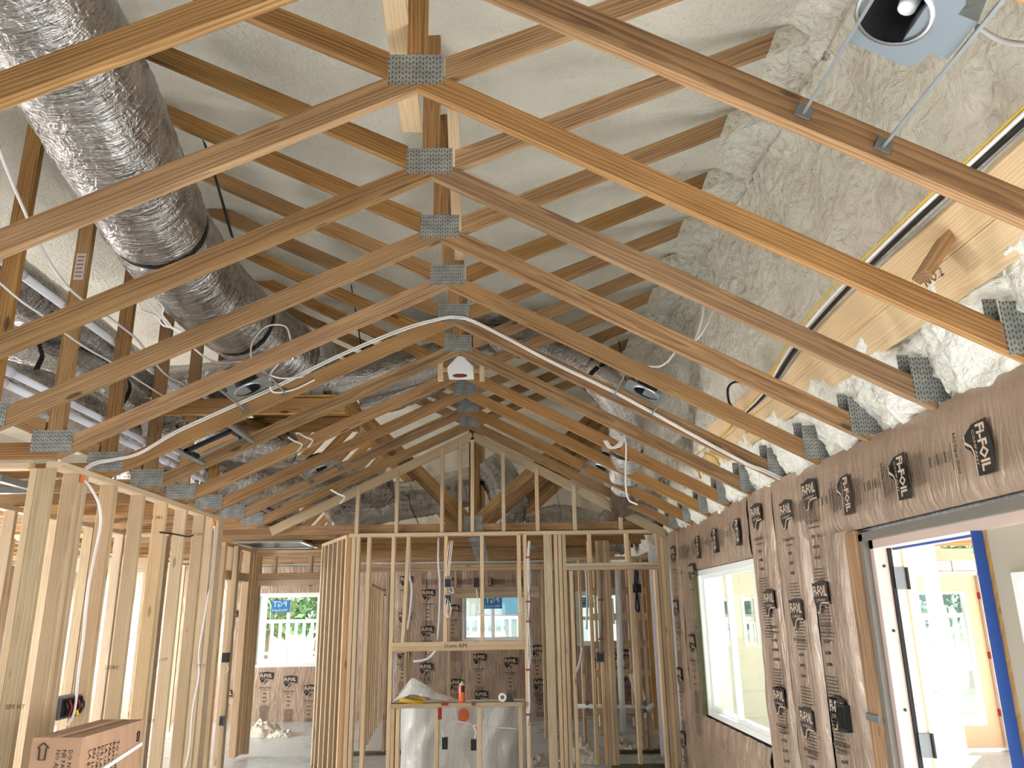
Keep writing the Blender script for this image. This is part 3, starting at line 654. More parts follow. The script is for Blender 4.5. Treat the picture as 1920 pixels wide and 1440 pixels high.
# ---------------------------------------------------------------- left, rear and back walls (behind and beside the camera)
wLx = wall('wall_left_exterior', 'exterior wall far to the left faced with foil', V(-7.95, 5, -H))
for a, b, c, d in ((-3.4,-.6,-H,.9), (-.6,2.6,.5,.9), (-.6,2.6,-H,-.9), (2.6,4.2,-H,.9), (4.2,7.0,.5,.9), (4.2,7.0,-H,-.75), (7.0,10.1,-H,.9), (10.1,12.9,.5,.9), (10.1,12.9,-H,-.75), (12.9,14.1,-H,.9)):
    MB().box((-8.1, a, H+c), (-7.93, b, H+d)).build('insulation_panel', M_KRAFT, wLx)
wRe = wall('wall_rear', 'rear wall behind the camera with an unseen opening added for light', V(-3, -3.5, -H))
for a, b, c, d in ((-8.1,-1.6,-H,.9), (-1.6,.2,.55,.9), (.2,2.0,-H,.9)): MB().box((a, -3.6, H+c), (b, -3.42, H+d)).build('insulation_panel', M_KRAFT, wRe)  # gap left for the added rear fill lamp, no doors built
wGb = wall('wall_roof_ends', 'foam covered roof end behind the camera', V(-3, -3.5, 1))
MB().box((-8.1, -3.6, H+.9), (7.2, -3.42, H+3.05)).build('foam_panel', M_FOAM, wGb)
MB().box((1.98, -3.4, H+.8), (2.05, .3, H+3.05)).build('foam_panel', M_FOAM, wGb)
MB().box((1.9, .2, H+.75), (2.05, 14.1, H+3.05)).build('foam_panel', M_FOAM, wGb)
MB().box((2.55, 10.02, 0), (2.67, 14.1, H+.9)).build('wall_right_far', M_KRAFT); struct(bpy.data.objects['wall_right_far'], 'right wall of the far rooms')
MB().box((1.95, 9.98, H+.86), (2.67, 14.1, H+.9)).build('ceiling_far_right', M_FOAM); struct(bpy.data.objects['ceiling_far_right'], 'low ceiling strip above the far right rooms')
# ---------------------------------------------------------------- porch behind the right wall
M_CREAM = plain('cream_siding', (232,226,208), .6); M_TAN = plain('tan_door_paint', (226,196,158), .55); M_JAMB = plain('jamb_primer', (206,184,174), .5)
M_TRIMG = plain('grey_trim', (120,114,106), .6); M_LEAF = plain('beige_door', (176,168,150), .55); M_TAPE = plain('blue_tape', (38,76,150), .6)
wP = wall('wall_porch_end', 'porch end wall of cream boards and grey blocks', V(4, 10, -H))
PY = 10.0
wx = ((2.70, 2.86), (2.97, 3.15)); z0, z1 = -.41, .17
MB().box((2.03, PY, 0), (4.05, PY+.12, H+z0)).build('siding', M_CREAM, wP); MB().box((2.03, PY, H+z1), (4.05, PY+.12, H+.9)).build('siding', M_CREAM, wP)
for a, b in ((2.03, 2.70), (2.86, 2.97), (3.15, 4.05)): MB().box((a, PY, H+z0), (b, PY+.12, H+z1)).build('siding', M_CREAM, wP)
for (a, b), nm in zip(wx, ('first', 'second')): window('window_%d' % (6 if nm == 'first' else 7), 'narrow white porch window, %s from the mullion, seen through the right window' % nm, frame((1,0,0), (0,0,1), V(a, PY-.01, z0)), b-a, z1-z0, .5, .018, .05, 'H')
for k in range(8): MB().box((2.03, PY-.008, H-1.5+.29*k), (4.05, PY, H-1.49+.29*k)).build('board_lap', M_CREAM, wP)
for r in range(11):                                 # grey concrete blocks around the tan porch door
    zb = -H + .203*r
    for c in range(-1, 8):
        xa = 4.05 + .406*c + (.203 if r % 2 else 0); xb = xa + .398
        xa, xb = max(xa, 4.05), min(xb, 7.0)
        for a, b in ((xa, min(xb, 4.92)), (max(xa, 6.02), xb)) if zb < .38 else ((xa, xb),):
            if b-a > .03: MB().box((a, PY, H+zb), (b, PY+.2, H+zb+.196)).build('block', M_BLOCK, wP)
for zj in (0,): MB().box((4.05, PY+.01, H+.61), (7.0, PY+.2, H+.63)).build('mortar', M_BLOCK, wP)
for k in range(7):
    b = board('porch_joist', V(2.06, 3.4+1.0*k, .80), V(7.0, 3.4+1.0*k, .80), .19, .038, M_PLY, None); tag(b, 'pine porch ceiling joist, number %s from the near end of the porch' % ('one','two','three','four','five','six','seven')[k], 'joist', 'porch ceiling joists')
b = board('porch_beam', V(4.05, 9.92, .64), V(7.0, 9.92, .64), .14, .09, M_STUD, None); tag(b, 'pine ledger board on top of the grey block wall', 'beam')
struct(MB().box((2.05, 8.2, H+.92), (7.2, 10.2, H+.98)).build('ceiling_porch', M_PLY), 'plywood porch ceiling deck')
def lite_door(name, label, M, w, h, lx0, lx1, lz0, lz1, face, th=.045, group=None):
    r = empty(name, None, label, 'door', group, None, None, M)
    def part(nm, a, b, mat, par=None):
        mb = MB().box(a, b); return obj(nm, mesh(nm, mb.v, mb.f, mat), par or r, M)
    part('stile', (0,0,-th), (lx0,h,0), face); part('stile', (lx1,0,-th), (w,h,0), face)
    part('rail', (lx0,0,-th), (lx1,lz0,0), face); part('rail', (lx0,lz1,-th), (lx1,h,0), face)
    mb = MB(); s, o_ = .035, .012
    for a, b in (((lx0,lz0),(lx1,lz0+s)), ((lx0,lz1-s),(lx1,lz1)), ((lx0,lz0+s),(lx0+s,lz1-s)), ((lx1-s,lz0+s),(lx1,lz1-s))): mb.box((*a,-th-o_), (*b,o_))
    lf = obj('lite_frame', mesh('lite_frame', mb.v, mb.f, M_WHITE), r, M)
    part('pane', (lx0+s,lz0+s,-th/2-.003), (lx1-s,lz1-s,-th/2+.003), M_GLASS, lf)
    return r
pd = lite_door('porch_door', 'tan glazed door set in the grey block wall of the porch', frame((1,0,0), (0,0,1), V(4.98, PY+.05, -H+.02)), .98, 2.0, .16, .82, .25, 1.80, M_TAN)
for z in (.35, 1.0, 1.7): MB().box((5.955, PY+.0, .02+z), (5.985, PY+.05, .1+z)).build('hinge', M_RED, pd)
MB().lathe([(0,0),(.02,0),(.02,.03),(.045,.05),(.05,.08),(.03,.1),(0,.1)], 14, frame((1,0,0), (0,0,1), V(5.04, PY+.05, -.62))).build('knob', M_ORANGE, pd)
MB().box((4.92, PY-.01, 0), (4.975, PY+.15, H+.42)).box((5.965, PY-.01, 0), (6.02, PY+.15, H+.42)).box((4.92, PY-.01, H+.385), (6.02, PY+.15, H+.44)).build('door_jamb', M_JAMB, pd)
# french doors in the right wall
fd = empty('door_1', V(1.9, 3.1, -H), 'primed frame of the french doors in the right wall', None, None, 'structure')
def fbox(nm, a, b, m): return MB().box((a[0], a[1], a[2]+H), (b[0], b[1], b[2]+H)).build(nm, m, fd)
fbox('outer_trim', (1.80, 3.925, -H), (1.98, 3.965, .36), M_TRIMG); fbox('outer_trim', (1.80, 2.05, .325), (1.98, 3.965, .365), M_TRIMG)
fbox('jamb', (1.83, 3.885, -H), (1.965, 3.925, .325), M_JAMB); fbox('jamb', (1.83, 2.05, .285), (2.04, 3.925, .325), M_JAMB)
fbox('weather_strip', (1.895, 3.872, -H), (1.91, 3.885, .285), M_STRAP); fbox('door_stop', (1.91, 3.868, -H), (1.95, 3.885, .285), M_JAMB)
fbox('weather_strip', (1.915, 2.05, .275), (1.93, 3.885, .285), M_TAPE)
for z in (.2, -.1, -.45, -.85): MB().lathe([(0,0),(.007,0),(.007,.004),(0,.004)], 10, frame((0,0,1), (1,0,0), V(1.87, 3.884, z)) @ Matrix.Rotation(pi, 4, 'X')).build('screw_hole', M_BLACK, fd)
hx, hy = 1.96, 3.865; dv = Vector((.616, .788, 0)).normalized()
DL = frame(dv, (0,0,1), V(hx, hy, -H+.02))
ld = lite_door('french_door_leaf', 'open french door leaf with bare edge and black hinges', DL, .88, 1.96, .13, .75, .22, 1.82, M_TAN)
for z in (1.76, 1.02):
    MB().box((hx-.055, hy-.004, z-.05), (hx+.002, hy+.0, z+.05)).build('hinge', M_BOXGREY, ld); MB().tube([(hx+.004, hy-.008, z-.052), (hx+.004, hy-.008, z+.052)], .008, 8).build('hinge', M_BLKPLASTIC, ld)
    o = MB().box((-.002, z-.07, -.045), (.001, z+.03, -.002)); obj('hinge', mesh('hinge', o.v, o.f, M_BLKPLASTIC), ld, DL)
rd = lite_door('french_door_leaf', 'closed beige french door leaf edged with blue tape', frame((0,-1,0), (0,0,1), V(1.87, 3.045, -H+.02)), .94, 1.885, .14, .80, .22, 1.72, M_LEAF)
MB().box((1.825, 3.045, .02), (1.872, 3.052, H+.285)).build('edge_tape', M_TAPE, rd)
MB().box((1.868, 3.02, .02), (1.875, 3.047, H+.285)).build('edge_tape', M_PLY, rd)
# ---------------------------------------------------------------- flexible foil ducts
def duct(label, pts, r, wrinkle=.012, bands=(), straps=(), group='flexible foil ducts in the attic', print_=None, k=30):
    P = spline(pts, 10); L = [0]
    for a, b in zip(P, P[1:]): L.append(L[-1] + (b-a).length)
    n = max(8, int(L[-1]/.022)); C = []; j = 0
    for i in range(n+1):
        s = L[-1]*i/n
        while j < len(L)-2 and L[j+1] < s: j += 1
        f = (s-L[j])/max(1e-6, L[j+1]-L[j]); C.append(P[j].lerp(P[j+1], f))
    root = empty('flex_duct', C[0], label, 'duct', group)
    vs = []; prev = None; sd = random.random()*50
    for i, p in enumerate(C):
        t = (C[min(i+1, n)] - C[max(i-1, 0)]).normalized()
        if prev is None: u = t.cross(Vector((0,0,1)) if abs(t.z) < .9 else Vector((1,0,0))).normalized()
        else: u = (prev - t*prev.dot(t)).normalized()
        prev = u; w = t.cross(u); s = L[-1]*i/n
        pinch = 1.0
        for b in bands: pinch -= .07*math.exp(-((s-b)/.04)**2)
        for q in range(k):
            a = 2*pi*q/k; d = u*cos(a) + w*sin(a)
            rr = r*pinch*(1 + .010*sin(2*pi*(s/.062 + q/k))) + wrinkle*(.5*noise.noise(Vector((d.x*2+sd, d.y*2+s*5, d.z*2))) + .5*noise.noise(Vector((d.x*2.5+sd, d.y*2.5, d.z*2.5+s*26))))
            vs.append(p + d*rr)
    fs = [(i*k+q, i*k+(q+1) % k, (i+1)*k+(q+1) % k, (i+1)*k+q) for i in range(n) for q in range(k)]
    fs += [tuple(range(k))[::-1], tuple(n*k+q for q in range(k))]
    me = mesh('duct_sleeve', vs, fs, M_DUCT, True); co = []
    for i in range(n+1):
        for q in range(k): co += [L[-1]*i/n, cos(2*pi*q/k), sin(2*pi*q/k)]
    me.attributes.new('duct_co', 'FLOAT_VECTOR', 'POINT').data.foreach_set('vector', co)
    obj('duct_sleeve', me, root)
    for b in bands:
        i = min(n-1, max(1, int(b/L[-1]*n))); t = (C[i+1]-C[i-1]).normalized()
        mb = MB().tube([C[i]-t*.018, C[i]+t*.018], r*.965, 28, False); mb.build('band', M_STRAP, root, True)
    for st in straps:
        mb = MB()
        for a, b in zip(st, st[1:]): mb.bar(a, b, .05, .003, (0,1,.2))
        mb.build('hanging_strap', M_STRAP, root)
    return root, C
d1, C1 = duct('fat sixteen inch foil duct hanging across the upper left', [V(-1.70,1.0,2.36), V(-1.74,1.9,2.33), V(-1.78,2.8,2.27), V(-1.85,3.5,2.19), V(-1.92,4.2,2.13), V(-1.93,4.9,2.10), V(-1.84,5.6,2.08), V(-1.70,6.1,2.05)], .28, .014, bands=(3.05, 4.4),
     straps=([at(383,266,'y',TY(3)+.3), at(401,322,'y',TY(3)+.3), at(436,446,'y',TY(3)+.3)],))
duct('foil duct running along the far left behind the uprights', [V(-3.3,3.6,2.25), V(-3.3,4.6,2.2), V(-3.25,5.6,2.15), V(-3.1,6.6,2.0)], .2)
duct('strapped foil duct low on the left under the roof edge', [V(-4.7,4.6,1.65), V(-3.7,4.75,1.5), V(-3.05,5.1,1.42), V(-2.85,5.8,1.32)], .2, bands=(1.35,), straps=([at(72,640,'y',5.0), at(80,668,'y',5.0), at(48,735,'y',4.9)],))
duct('second foil duct low on the left beside the strapped one', [V(-3.6,5.5,1.95), V(-3.1,5.75,1.72), V(-2.9,6.4,1.5), V(-2.85,7.2,1.4)], .21, bands=(.8,))
duct('short foil duct crossing behind the white pipes', [V(-3.6,6.35,1.5), V(-2.9,6.35,1.47), V(-2.2,6.5,1.45), V(-1.9,6.9,1.45)], .18)
duct('foil duct rising to the plywood platform', [V(-3.0,6.7,2.0), V(-2.6,6.6,1.98), V(-2.2,6.5,2.0), V(-1.7,6.4,2.02)], .17)
duct('printed foil duct climbing from the plenum to the ridge', [V(-1.50,6.35,1.86), V(-1.15,6.35,1.92), V(-.80,6.4,2.02), V(-.45,6.55,2.16), V(-.05,6.9,2.36)], .165, .014, straps=([at(656,520,'y',6.1), at(668,590,'y',6.1), at(678,655,'y',6.1)],))
duct('flattened foil duct sagging below the ridge cable', [V(-1.25,7.0,1.86), V(-.95,7.0,1.96), V(-.6,7.05,2.12), V(-.3,7.2,2.32)], .13, .02)
d8, C8 = duct('foil duct strapped along the right slope down to a register', [V(-.25,6.8,2.42), V(.15,6.75,2.40), V(.48,6.5,2.22), V(.72,6.25,1.98), V(.95,6.2,1.72), V(1.08,6.45,1.52), V(1.12,6.75,1.32), V(1.13,6.95,1.18)], .15, .01, bands=(1.45, 2.25),
     straps=([at(1098,690,'y',6.1), at(1118,655,'y',6.1), at(1150,618,'y',6.3)], [at(1160,640,'y',6.3), at(1172,690,'y',6.3), at(1172,725,'y',6.3)]))
duct('long foil duct under the left slope behind the far trusses', [V(-2.75,6.9,1.25), V(-2.35,7.8,1.3), V(-1.9,8.9,1.45), V(-1.45,9.6,1.5)], .23, .018)
duct('foil duct beside the left bend plates of the far trusses', [V(-3.3,6.9,1.25), V(-2.9,7.9,1.15), V(-2.75,9.0,1.15), V(-2.7,10.2,1.2)], .19, .016)
duct('upper foil duct behind the far left uprights', [V(-3.6,8.2,1.75), V(-2.6,8.7,1.6), V(-2.0,9.3,1.62), V(-1.75,10.2,1.6)], .2, .016)
duct('large foil duct behind the left gable studs', [V(-2.1,9.9,1.15), V(-1.55,10.1,1.38), V(-.95,10.3,1.5), V(-.35,10.4,1.66)], .25, .022, straps=([at(765,930,'y',9.9), at(770,950,'y',9.9), at(786,985,'y',9.9)],))
duct('foil elbow duct right of the gable king post', [V(-.15,10.3,1.95), V(.02,10.3,1.72), V(.12,10.35,1.48), V(.10,10.5,1.25)], .25, .02)
duct('wide foil duct lying behind the right gable studs', [V(.35,10.7,1.05), V(.75,10.8,1.2), V(1.2,10.9,1.15), V(1.75,11.0,1.0)], .24, .02, straps=([at(1040,905,'y',10.4), at(1052,960,'y',10.4), at(1046,996,'y',10.4)],))
duct('thin foil duct above the right chord ends near the gable', [V(1.2,7.5,1.2), V(1.32,8.4,1.12), V(1.38,9.3,1.12), V(1.4,10.2,1.15)], .13, .012)
# plenum, platform
pl_ = empty('duct_plenum', V(-1.6, 6.4, 1.75), 'taped silver plenum box joining the ducts at the platform', 'duct plenum')
MB().box((-1.66, 6.15, H+1.72), (-1.42, 6.6, H+2.28)).build('plenum_body', M_FOILD, pl_); MB().box((-1.67, 6.14, H+1.98), (-1.41, 6.61, H+2.05)).build('tape_band', M_FOIL, pl_); MB().box((-1.60, 6.13, H+1.73), (-1.52, 6.62, H+2.29)).build('tape_band', M_WHITE, pl_)
pt = empty('equipment_platform', V(-1.9, 6.5, 1.6), 'plywood platform carrying the duct plenum in the attic', 'platform')
board('plywood_deck', V(-2.15, 6.42, 1.71), V(-1.30, 6.42, 1.71), .018, .70, M_PLY, pt)
board('joist', V(-2.9, 6.10, 1.63), V(-1.22, 6.10, 1.63), .13, .038, M_TRUSS, pt); board('joist', V(-2.9, 6.74, 1.63), V(-1.22, 6.74, 1.63), .13, .038, M_TRUSS, pt)
# ---------------------------------------------------------------- white pipes along the left uprights
def pipe(label, x, z, y0, y1, r, couplers=(), mat=M_PIPE):
    o = empty('water_pipe', V(x, y0, z), label, 'pipe', 'white pipes along the left uprights')
    MB().tube([V(x, y0, z), V(x, y1, z-.01*(y1-y0))], r, 12).build('pipe_run', mat, o, True)
    for c in couplers: MB().tube([V(x, c-.04, z-.01*(c-y0)), V(x, c+.04, z-.01*(c-y0))], r*1.32, 12).build('coupling', mat, o, True)
    return o
pipe('uppermost white pipe with a coupling at the left frame edge', -2.55, 1.80, 3.3, 9.5, .024, (3.88,))
pipe('upper of the two low white pipes on the left', -2.56, 1.27, 3.4, 10.3, .020, (3.95, 5.6))
pipe('lowest white pipe above the left bend plates', -2.56, 1.20, 3.4, 10.3, .020, (3.9, 6.0, 7.3))
# ---------------------------------------------------------------- cables
def cable(label, pts, r=.005, mat=M_WIRE, group='white cables', name='cable', n=6):
    o = MB().tube(spline(pts, n), r, 7).build(name, mat, None, True); tag(o, label, 'cable', group); return o
def X(u, v, x): return at(u, v, 'x', x)
def Yp(u, v, y): return at(u, v, 'y', y)
cable('white cable dropping along the left edge of the frame', [X(-6,270,-2.36), X(22,340,-2.36), X(48,400,-2.37), X(72,455,-2.37), X(112,520,-2.38), X(152,560,-2.39), X(205,596,-2.39), X(252,632,-2.39), X(275,660,-2.39), X(308,700,-2.39), X(346,722,-2.39)], .008)
cable('thin white cable under the uppermost pipe', [X(-8,524,-2.40), X(40,565,-2.40), X(80,592,-2.40), X(150,645,-2.40), X(210,680,-2.40), X(255,710,-2.40), X(305,742,-2.40)], .006)
for k, (lab, a, b) in enumerate((('outer', (258,564), (292,592)), ('middle', (272,560), (300,592)), ('inner', (286,558), (304,590)))):
    cable('%s strand of the tied white cables hanging under the fat duct' % lab, [Yp(*a, TY(4)-.30), Yp(a[0]+8+6*k, a[1]+18, TY(4)-.22), Yp(*b, TY(4)-.16), Yp(b[0]+14, b[1]+18, TY(4)-.10), Yp(330-3*k, 616, TY(4)-.06), Yp(356, 632, TY(4)-.012)], .006)
cable('white cable looping below the platform', [Yp(362,652,TY(4)+.08), Yp(385,670,TY(4)+.2), Yp(412,680,TY(5)-.2), Yp(455,677,TY(5)-.05)], .006)
cable('white cable draped between two chords below the platform', [Yp(492,698,TY(5)-.30), Yp(520,708,TY(5)-.2), Yp(545,709,TY(5)-.1), Yp(568,706,TY(5)-.02)], .006)
cable('thin white wire looped in an arch in front of the fat duct', [Yp(470,672,TY(4)+.25), Yp(474,640,TY(4)+.3), Yp(500,612,TY(4)+.35), Yp(535,612,TY(4)+.35), Yp(546,640,TY(4)+.3)], .005)
cable('white cable hanging to the left can light', [Yp(522,682,TY(5)-.25), Yp(508,700,TY(5)-.2), Yp(506,725,TY(5)-.12), Yp(516,736,TY(5)-.05), Yp(552,730,TY(5)-.012), Yp(590,712,TY(5)-.012)], .006)
yc = TY(5)-.010
for k, nm in enumerate(('upper', 'lower')):
    o = -.5*k
    cable('%s white cable stapled along the cabled truss, left half' % nm, [Yp(158,878+4*k,yc-.06), Yp(180,866+4*k,yc-.04), Yp(215,860+3*k,yc-.012), Yp(262,848+3*k,yc), Yp(330,808+4*k,yc), Yp(420,767+4*k,yc), Yp(520,722+4*k,yc), Yp(640,663+4*k,yc), Yp(760,614+4*k,yc), Yp(832,595+3*k,yc-.006), Yp(853,593+3*k,yc-.006)], .006)
    cable('%s white cable stapled along the cabled truss, right half' % nm, [Yp(853,593+3*k,yc-.006), Yp(880,598+3*k,yc-.006), Yp(930,622+3*k,yc), Yp(1040,680+3*k,yc), Yp(1160,738+3*k,yc), Yp(1310,820+3*k,yc), Yp(1400,868+3*k,yc), Yp(1432,880+4*k,yc), Yp(1475,900+5*k,yc+.0)], .006)
cable('left strand of the knotted white cable on the right slope', [Yp(1320,570,TY(4)+.02), Yp(1316,600,TY(4)-.02), Yp(1306,630,TY(4)-.03), Yp(1296,641,TY(4)-.03), Yp(1278,628,TY(4)-.03), Yp(1270,632,TY(4)-.03), Yp(1274,643,TY(4)-.03), Yp(1284,650,TY(4)-.03), Yp(1292,642,TY(4)-.03)], .006)
cable('right strand of the knotted white cable on the right slope', [Yp(1338,578,TY(4)+.02), Yp(1326,608,TY(4)-.03), Yp(1312,630,TY(4)-.04), Yp(1300,642,TY(4)-.04), Yp(1304,646,TY(4)-.04)], .006)
cable('white cable end curling below the knotted cable', [Yp(1265,661,TY(5)-.2), Yp(1252,678,TY(5)-.15), Yp(1236,687,TY(5)-.1), Yp(1216,687,TY(5)-.05)], .007)
cable('long white cable hanging beside the right register', [Yp(1170,815,TY(7)), Yp(1174,840,TY(7)), Yp(1173,900,TY(7)), Yp(1178,935,TY(7)), Yp(1195,946,TY(7)-.1)], .007)
for k in range(3): cable('%s white cable curl under the right register' % ('short', 'middle', 'wide')[k], [Yp(1166+3*k,818,TY(7)-.1), Yp(1160+2*k,832+2*k,TY(7)-.1), Yp(1147-2*k,838+k,TY(7)-.1), Yp(1138-3*k,826,TY(7)-.1)], .006)
for k, (u, v) in enumerate(((540,820), (560,812), (620,918))): cable('white cable tail hanging below the far left chords, %s' % ('first', 'second', 'third')[k], [Yp(u,v,TY(7)-.1), Yp(u+14,v+8,TY(7)-.1), Yp(u+26,v+14,TY(7)-.05), Yp(u+18,v+26,TY(7)-.1)], .007)
for k in range(4):                                   # cables above the ledger boards
    mt = (M_YWIRE, M_WIRE, M_BLKPLASTIC, M_GREYWIRE)[k]; cl = ('yellow', 'white', 'black', 'grey')[k]
    P = [V(1.50+.016*k, .9, 1.36-.012*k)] + [V(1.50+.016*k+random.uniform(-.008,.008), y, 1.37-.012*k+random.uniform(-.012,.012)) for y in (1.8, 2.6, 3.3)] + [V(1.52+.02*k, 3.9, 1.33-.01*k), V(1.58+.012*k, 4.5, 1.26-.006*k), V(1.60+.01*k, 5.1, 1.24)]
    if k == 0: P += [V(1.62, 5.5, 1.22), V(1.60, 6.2, 1.22)]
    cable('%s cable of the bundle running along the ledger boards' % cl, P, (.005, .006, .010, .007)[k], mt, 'cables along the ledger')
for k in range(3): cable('yellow cable loop on the right foam, %s from the near end' % ('first', 'second', 'third')[k], [V(1.60,5.6+.55*k,1.02), V(1.62,5.75+.55*k,1.1), V(1.60,5.95+.55*k,1.18)], .008, M_YWIRE, 'yellow cables on the foam')
cable('black cable looping beside the ledger', [Yp(1428,728,TY(4)+.2), Yp(1385,716,TY(4)+.15), Yp(1366,725,TY(4)+.1), Yp(1366,750,TY(4)+.1), Yp(1372,762,TY(4)+.06)], .007, M_BLKPLASTIC, 'cables along the ledger')
cable('black coaxial loop on the upper left stud', [X(300,998,-2.40), X(330,1002,-2.40), X(352,1006,-2.40), X(362,1004,-2.40)], .006, M_BLKPLASTIC, 'black cables')
for lab, pts in (('white cable stapled down the doubled left stud', [(154,898),(168,912),(184,940),(189,965),(188,990),(176,1050),(165,1110),(156,1200),(148,1260),(140,1330),(128,1360)]), ('white cable stapled down the last left stud', [(402,982),(402,1010),(396,1080),(385,1150),(374,1220),(373,1270),(362,1330),(356,1400),(348,1440)])):
    o = cable(lab, [X(u, v, -2.408) for u, v in pts], .008)
    q = X(*pts[0], -2.408); s = MB().tube([q-Vector((0,0,.02)), q+Vector((0,0,.02))], .014, 8).build('fire_sealant', M_ORANGE, o); s['label'] = 'orange sealant plug'
# ---------------------------------------------------------------- recessed can lights between the chords
def chord_frame(side, x, y):                          # frame lying in the chord plane: X down the slope, Y along the ridge, Z into the room
    s = SR if side > 0 else SL; X_ = Vector((side*1, 0, -s)).normalized(); z = ZR - s*abs(x-XR)
    Z_ = Vector((-side*s, 0, -1)).normalized(); Y_ = Z_.cross(X_)
    p = V(x, y, z + .045)
    return Matrix(((X_.x, Y_.x, Z_.x, p.x), (X_.y, Y_.y, Z_.y, p.y), (X_.z, Y_.z, Z_.z, p.z), (0,0,0,1)))
def can_light(label, side, x, yhost, sx=.34, sy=.26, cx=0.0, yo=-.30, bars=True):
    M = chord_frame(side, x, yhost + yo); r = empty('can_light', None, label, 'ceiling light', 'recessed can lights', None, None, M)
    def p(nm, mb, mat, sm=False): return obj(nm, mesh(nm, mb.v, mb.f, mat, sm), r, M)
    mb = MB(); R = .078; k = 28                       # plate with a round hole
    vs = []; 
    for j in range(k):
        a = 2*pi*j/k; c, s = cos(a), sin(a); m = min(sx/2/abs(c) if abs(c) > 1e-6 else 9, sy/2/abs(s) if abs(s) > 1e-6 else 9)
        vs += [(cx+R*c, R*s, .0), (max(-sx/2, min(sx/2, cx+m*c*1.0)), m*s, .0)]
    mb.add(vs, [(2*j, 2*j+1, (2*j+3) % (2*k), (2*j+2) % (2*k)) for j in range(k)]); p('mounting_plate', mb, M_GALV)
    p('can', MB().lathe([(R, 0), (R, -.13), (0, -.13)], 28, Matrix.Translation((cx,0,0))), M_DARKHOLE, True)
    p('trim_ring', MB().lathe([(R-.002, .004), (R+.008, .004), (R+.008, -.002)], 28, Matrix.Translation((cx,0,0))), M_STEEL, True)
    p('lamp_socket', MB().lathe([(0,-.03),(.02,-.03),(.024,-.07),(.018,-.10)], 14, Matrix.Translation((cx+.02,0,0))), M_WHITE, True)
    p('junction_box', MB().box((sx/2-.12, -.06, -.07), (sx/2-.01, .06, -.002)), M_GALV)
    yd = 1 if (M.to_3x3() @ Vector((0,1,0))).y > 0 else -1
    for xx in (-sx/2, sx/2):
        ya_, yb_ = sorted((-yd*(.56+yo), -yd*yo-.006*yd)); p('hanger_bar', MB().box((xx-.004, ya_, -.004), (xx+.004, yb_, .012)), M_STEEL); p('bracket', MB().box((xx-.022, -yd*yo-.008*yd-.003, -.02), (xx+.022, -yd*yo-.008*yd+.003, .02)), M_BOXGREY)
    return r
b1, b2 = at(1500,228,'y',TY(0)), at(1650,292,'y',TY(0))
can_light('large open can light frame at the top right corner', 1, (b1.x+b2.x)/2+.012, TY(0), (b2.x-b1.x)*1.12, .24, -.055, -.40)
can_light('can light frame between chords below the plywood platform', -1, at(497,760,'y',TY(5)).x, TY(5), .27, .20, .02, -.30)
can_light('can light frame on the right slope beside the foil register duct', 1, at(1188,762,'y',TY(5)).x, TY(5), .27, .20, .03, -.30)
can_light('small can light frame near the far left chords', -1, -1.62, TY(9), .3, .24, 0, -.3)
can_light('small can light frame near the far right chords', 1, .95, TY(9), .3, .24, 0, -.3)
# sheet metal register boot between two left chords
Mv = chord_frame(-1, -1.92, TY(5)+.33); vb = empty('register_boot', None, 'rectangular sheet metal register boot with cardboard between left chords', 'air register', None, None, None, Mv)
def vp(nm, mb, mat, par=None): return obj(nm, mesh(nm, mb.v, mb.f, mat), par or vb, Mv)
a_, b_ = .17, .115
for q in (((-a_,-b_),(a_,-b_+.025)), ((-a_,b_-.025),(a_,b_)), ((-a_,-b_),(-a_+.025,b_)), ((a_-.025,-b_),(a_,b_))): vp('boot_flange', MB().box((*q[0],-.004), (*q[1],.014)), M_STRAP)
for q in (((-a_+.03,-b_+.03),(a_-.03,-b_+.04)), ((-a_+.03,b_-.04),(a_-.03,b_-.03))): vp('inner_lip', MB().box((*q[0],.0), (*q[1],.022)), M_STEEL)
vp('cardboard_cover', MB().box((-a_+.045,-b_+.045,-.012), (a_-.045,b_-.045,.002)), plain('cardboard', (186,140,92), .8))
for xx in (-a_-.012, a_+.012): vp('mounting_rail', MB().box((xx-.012,-.30,.02), (xx+.012,.30,.026)).box((xx-.012,-.30,.0), (xx-.009,.30,.02)), M_GALV)
# return air frames under the flat ceiling
rg = empty('return_grille_frame', V(-2.6, 9.6, .855), 'black framed return air opening under the flat chords by the doorway', 'air grille')
for q in (((-3.05,9.15),(-2.25,9.2)), ((-3.05,9.95),(-2.25,10.0)), ((-3.05,9.2),(-3.0,9.95)), ((-2.3,9.2),(-2.25,9.95))): MB().box((q[0][0],q[0][1],H+.835), (q[1][0],q[1][1],H+.86)).build('grille_flange', M_STEEL, rg)
MB().box((-3.0,9.2,H+.85), (-2.3,9.95,H+.90)).build('grille_throat', M_BLKPLASTIC, rg)
rg = empty('return_grille_frame', V(-3.3, 5.0, .855), 'galvanised register frame under the flat chords at the left edge', 'air grille')
for q in (((-3.6,4.75),(-3.0,4.79)), ((-3.6,5.2),(-3.0,5.24)), ((-3.04,4.79),(-3.0,5.2)), ((-3.6,4.79),(-3.56,5.2))): MB().box((q[0][0],q[0][1],H+.82), (q[1][0],q[1][1],H+.862)).build('grille_flange', M_GALV, rg)
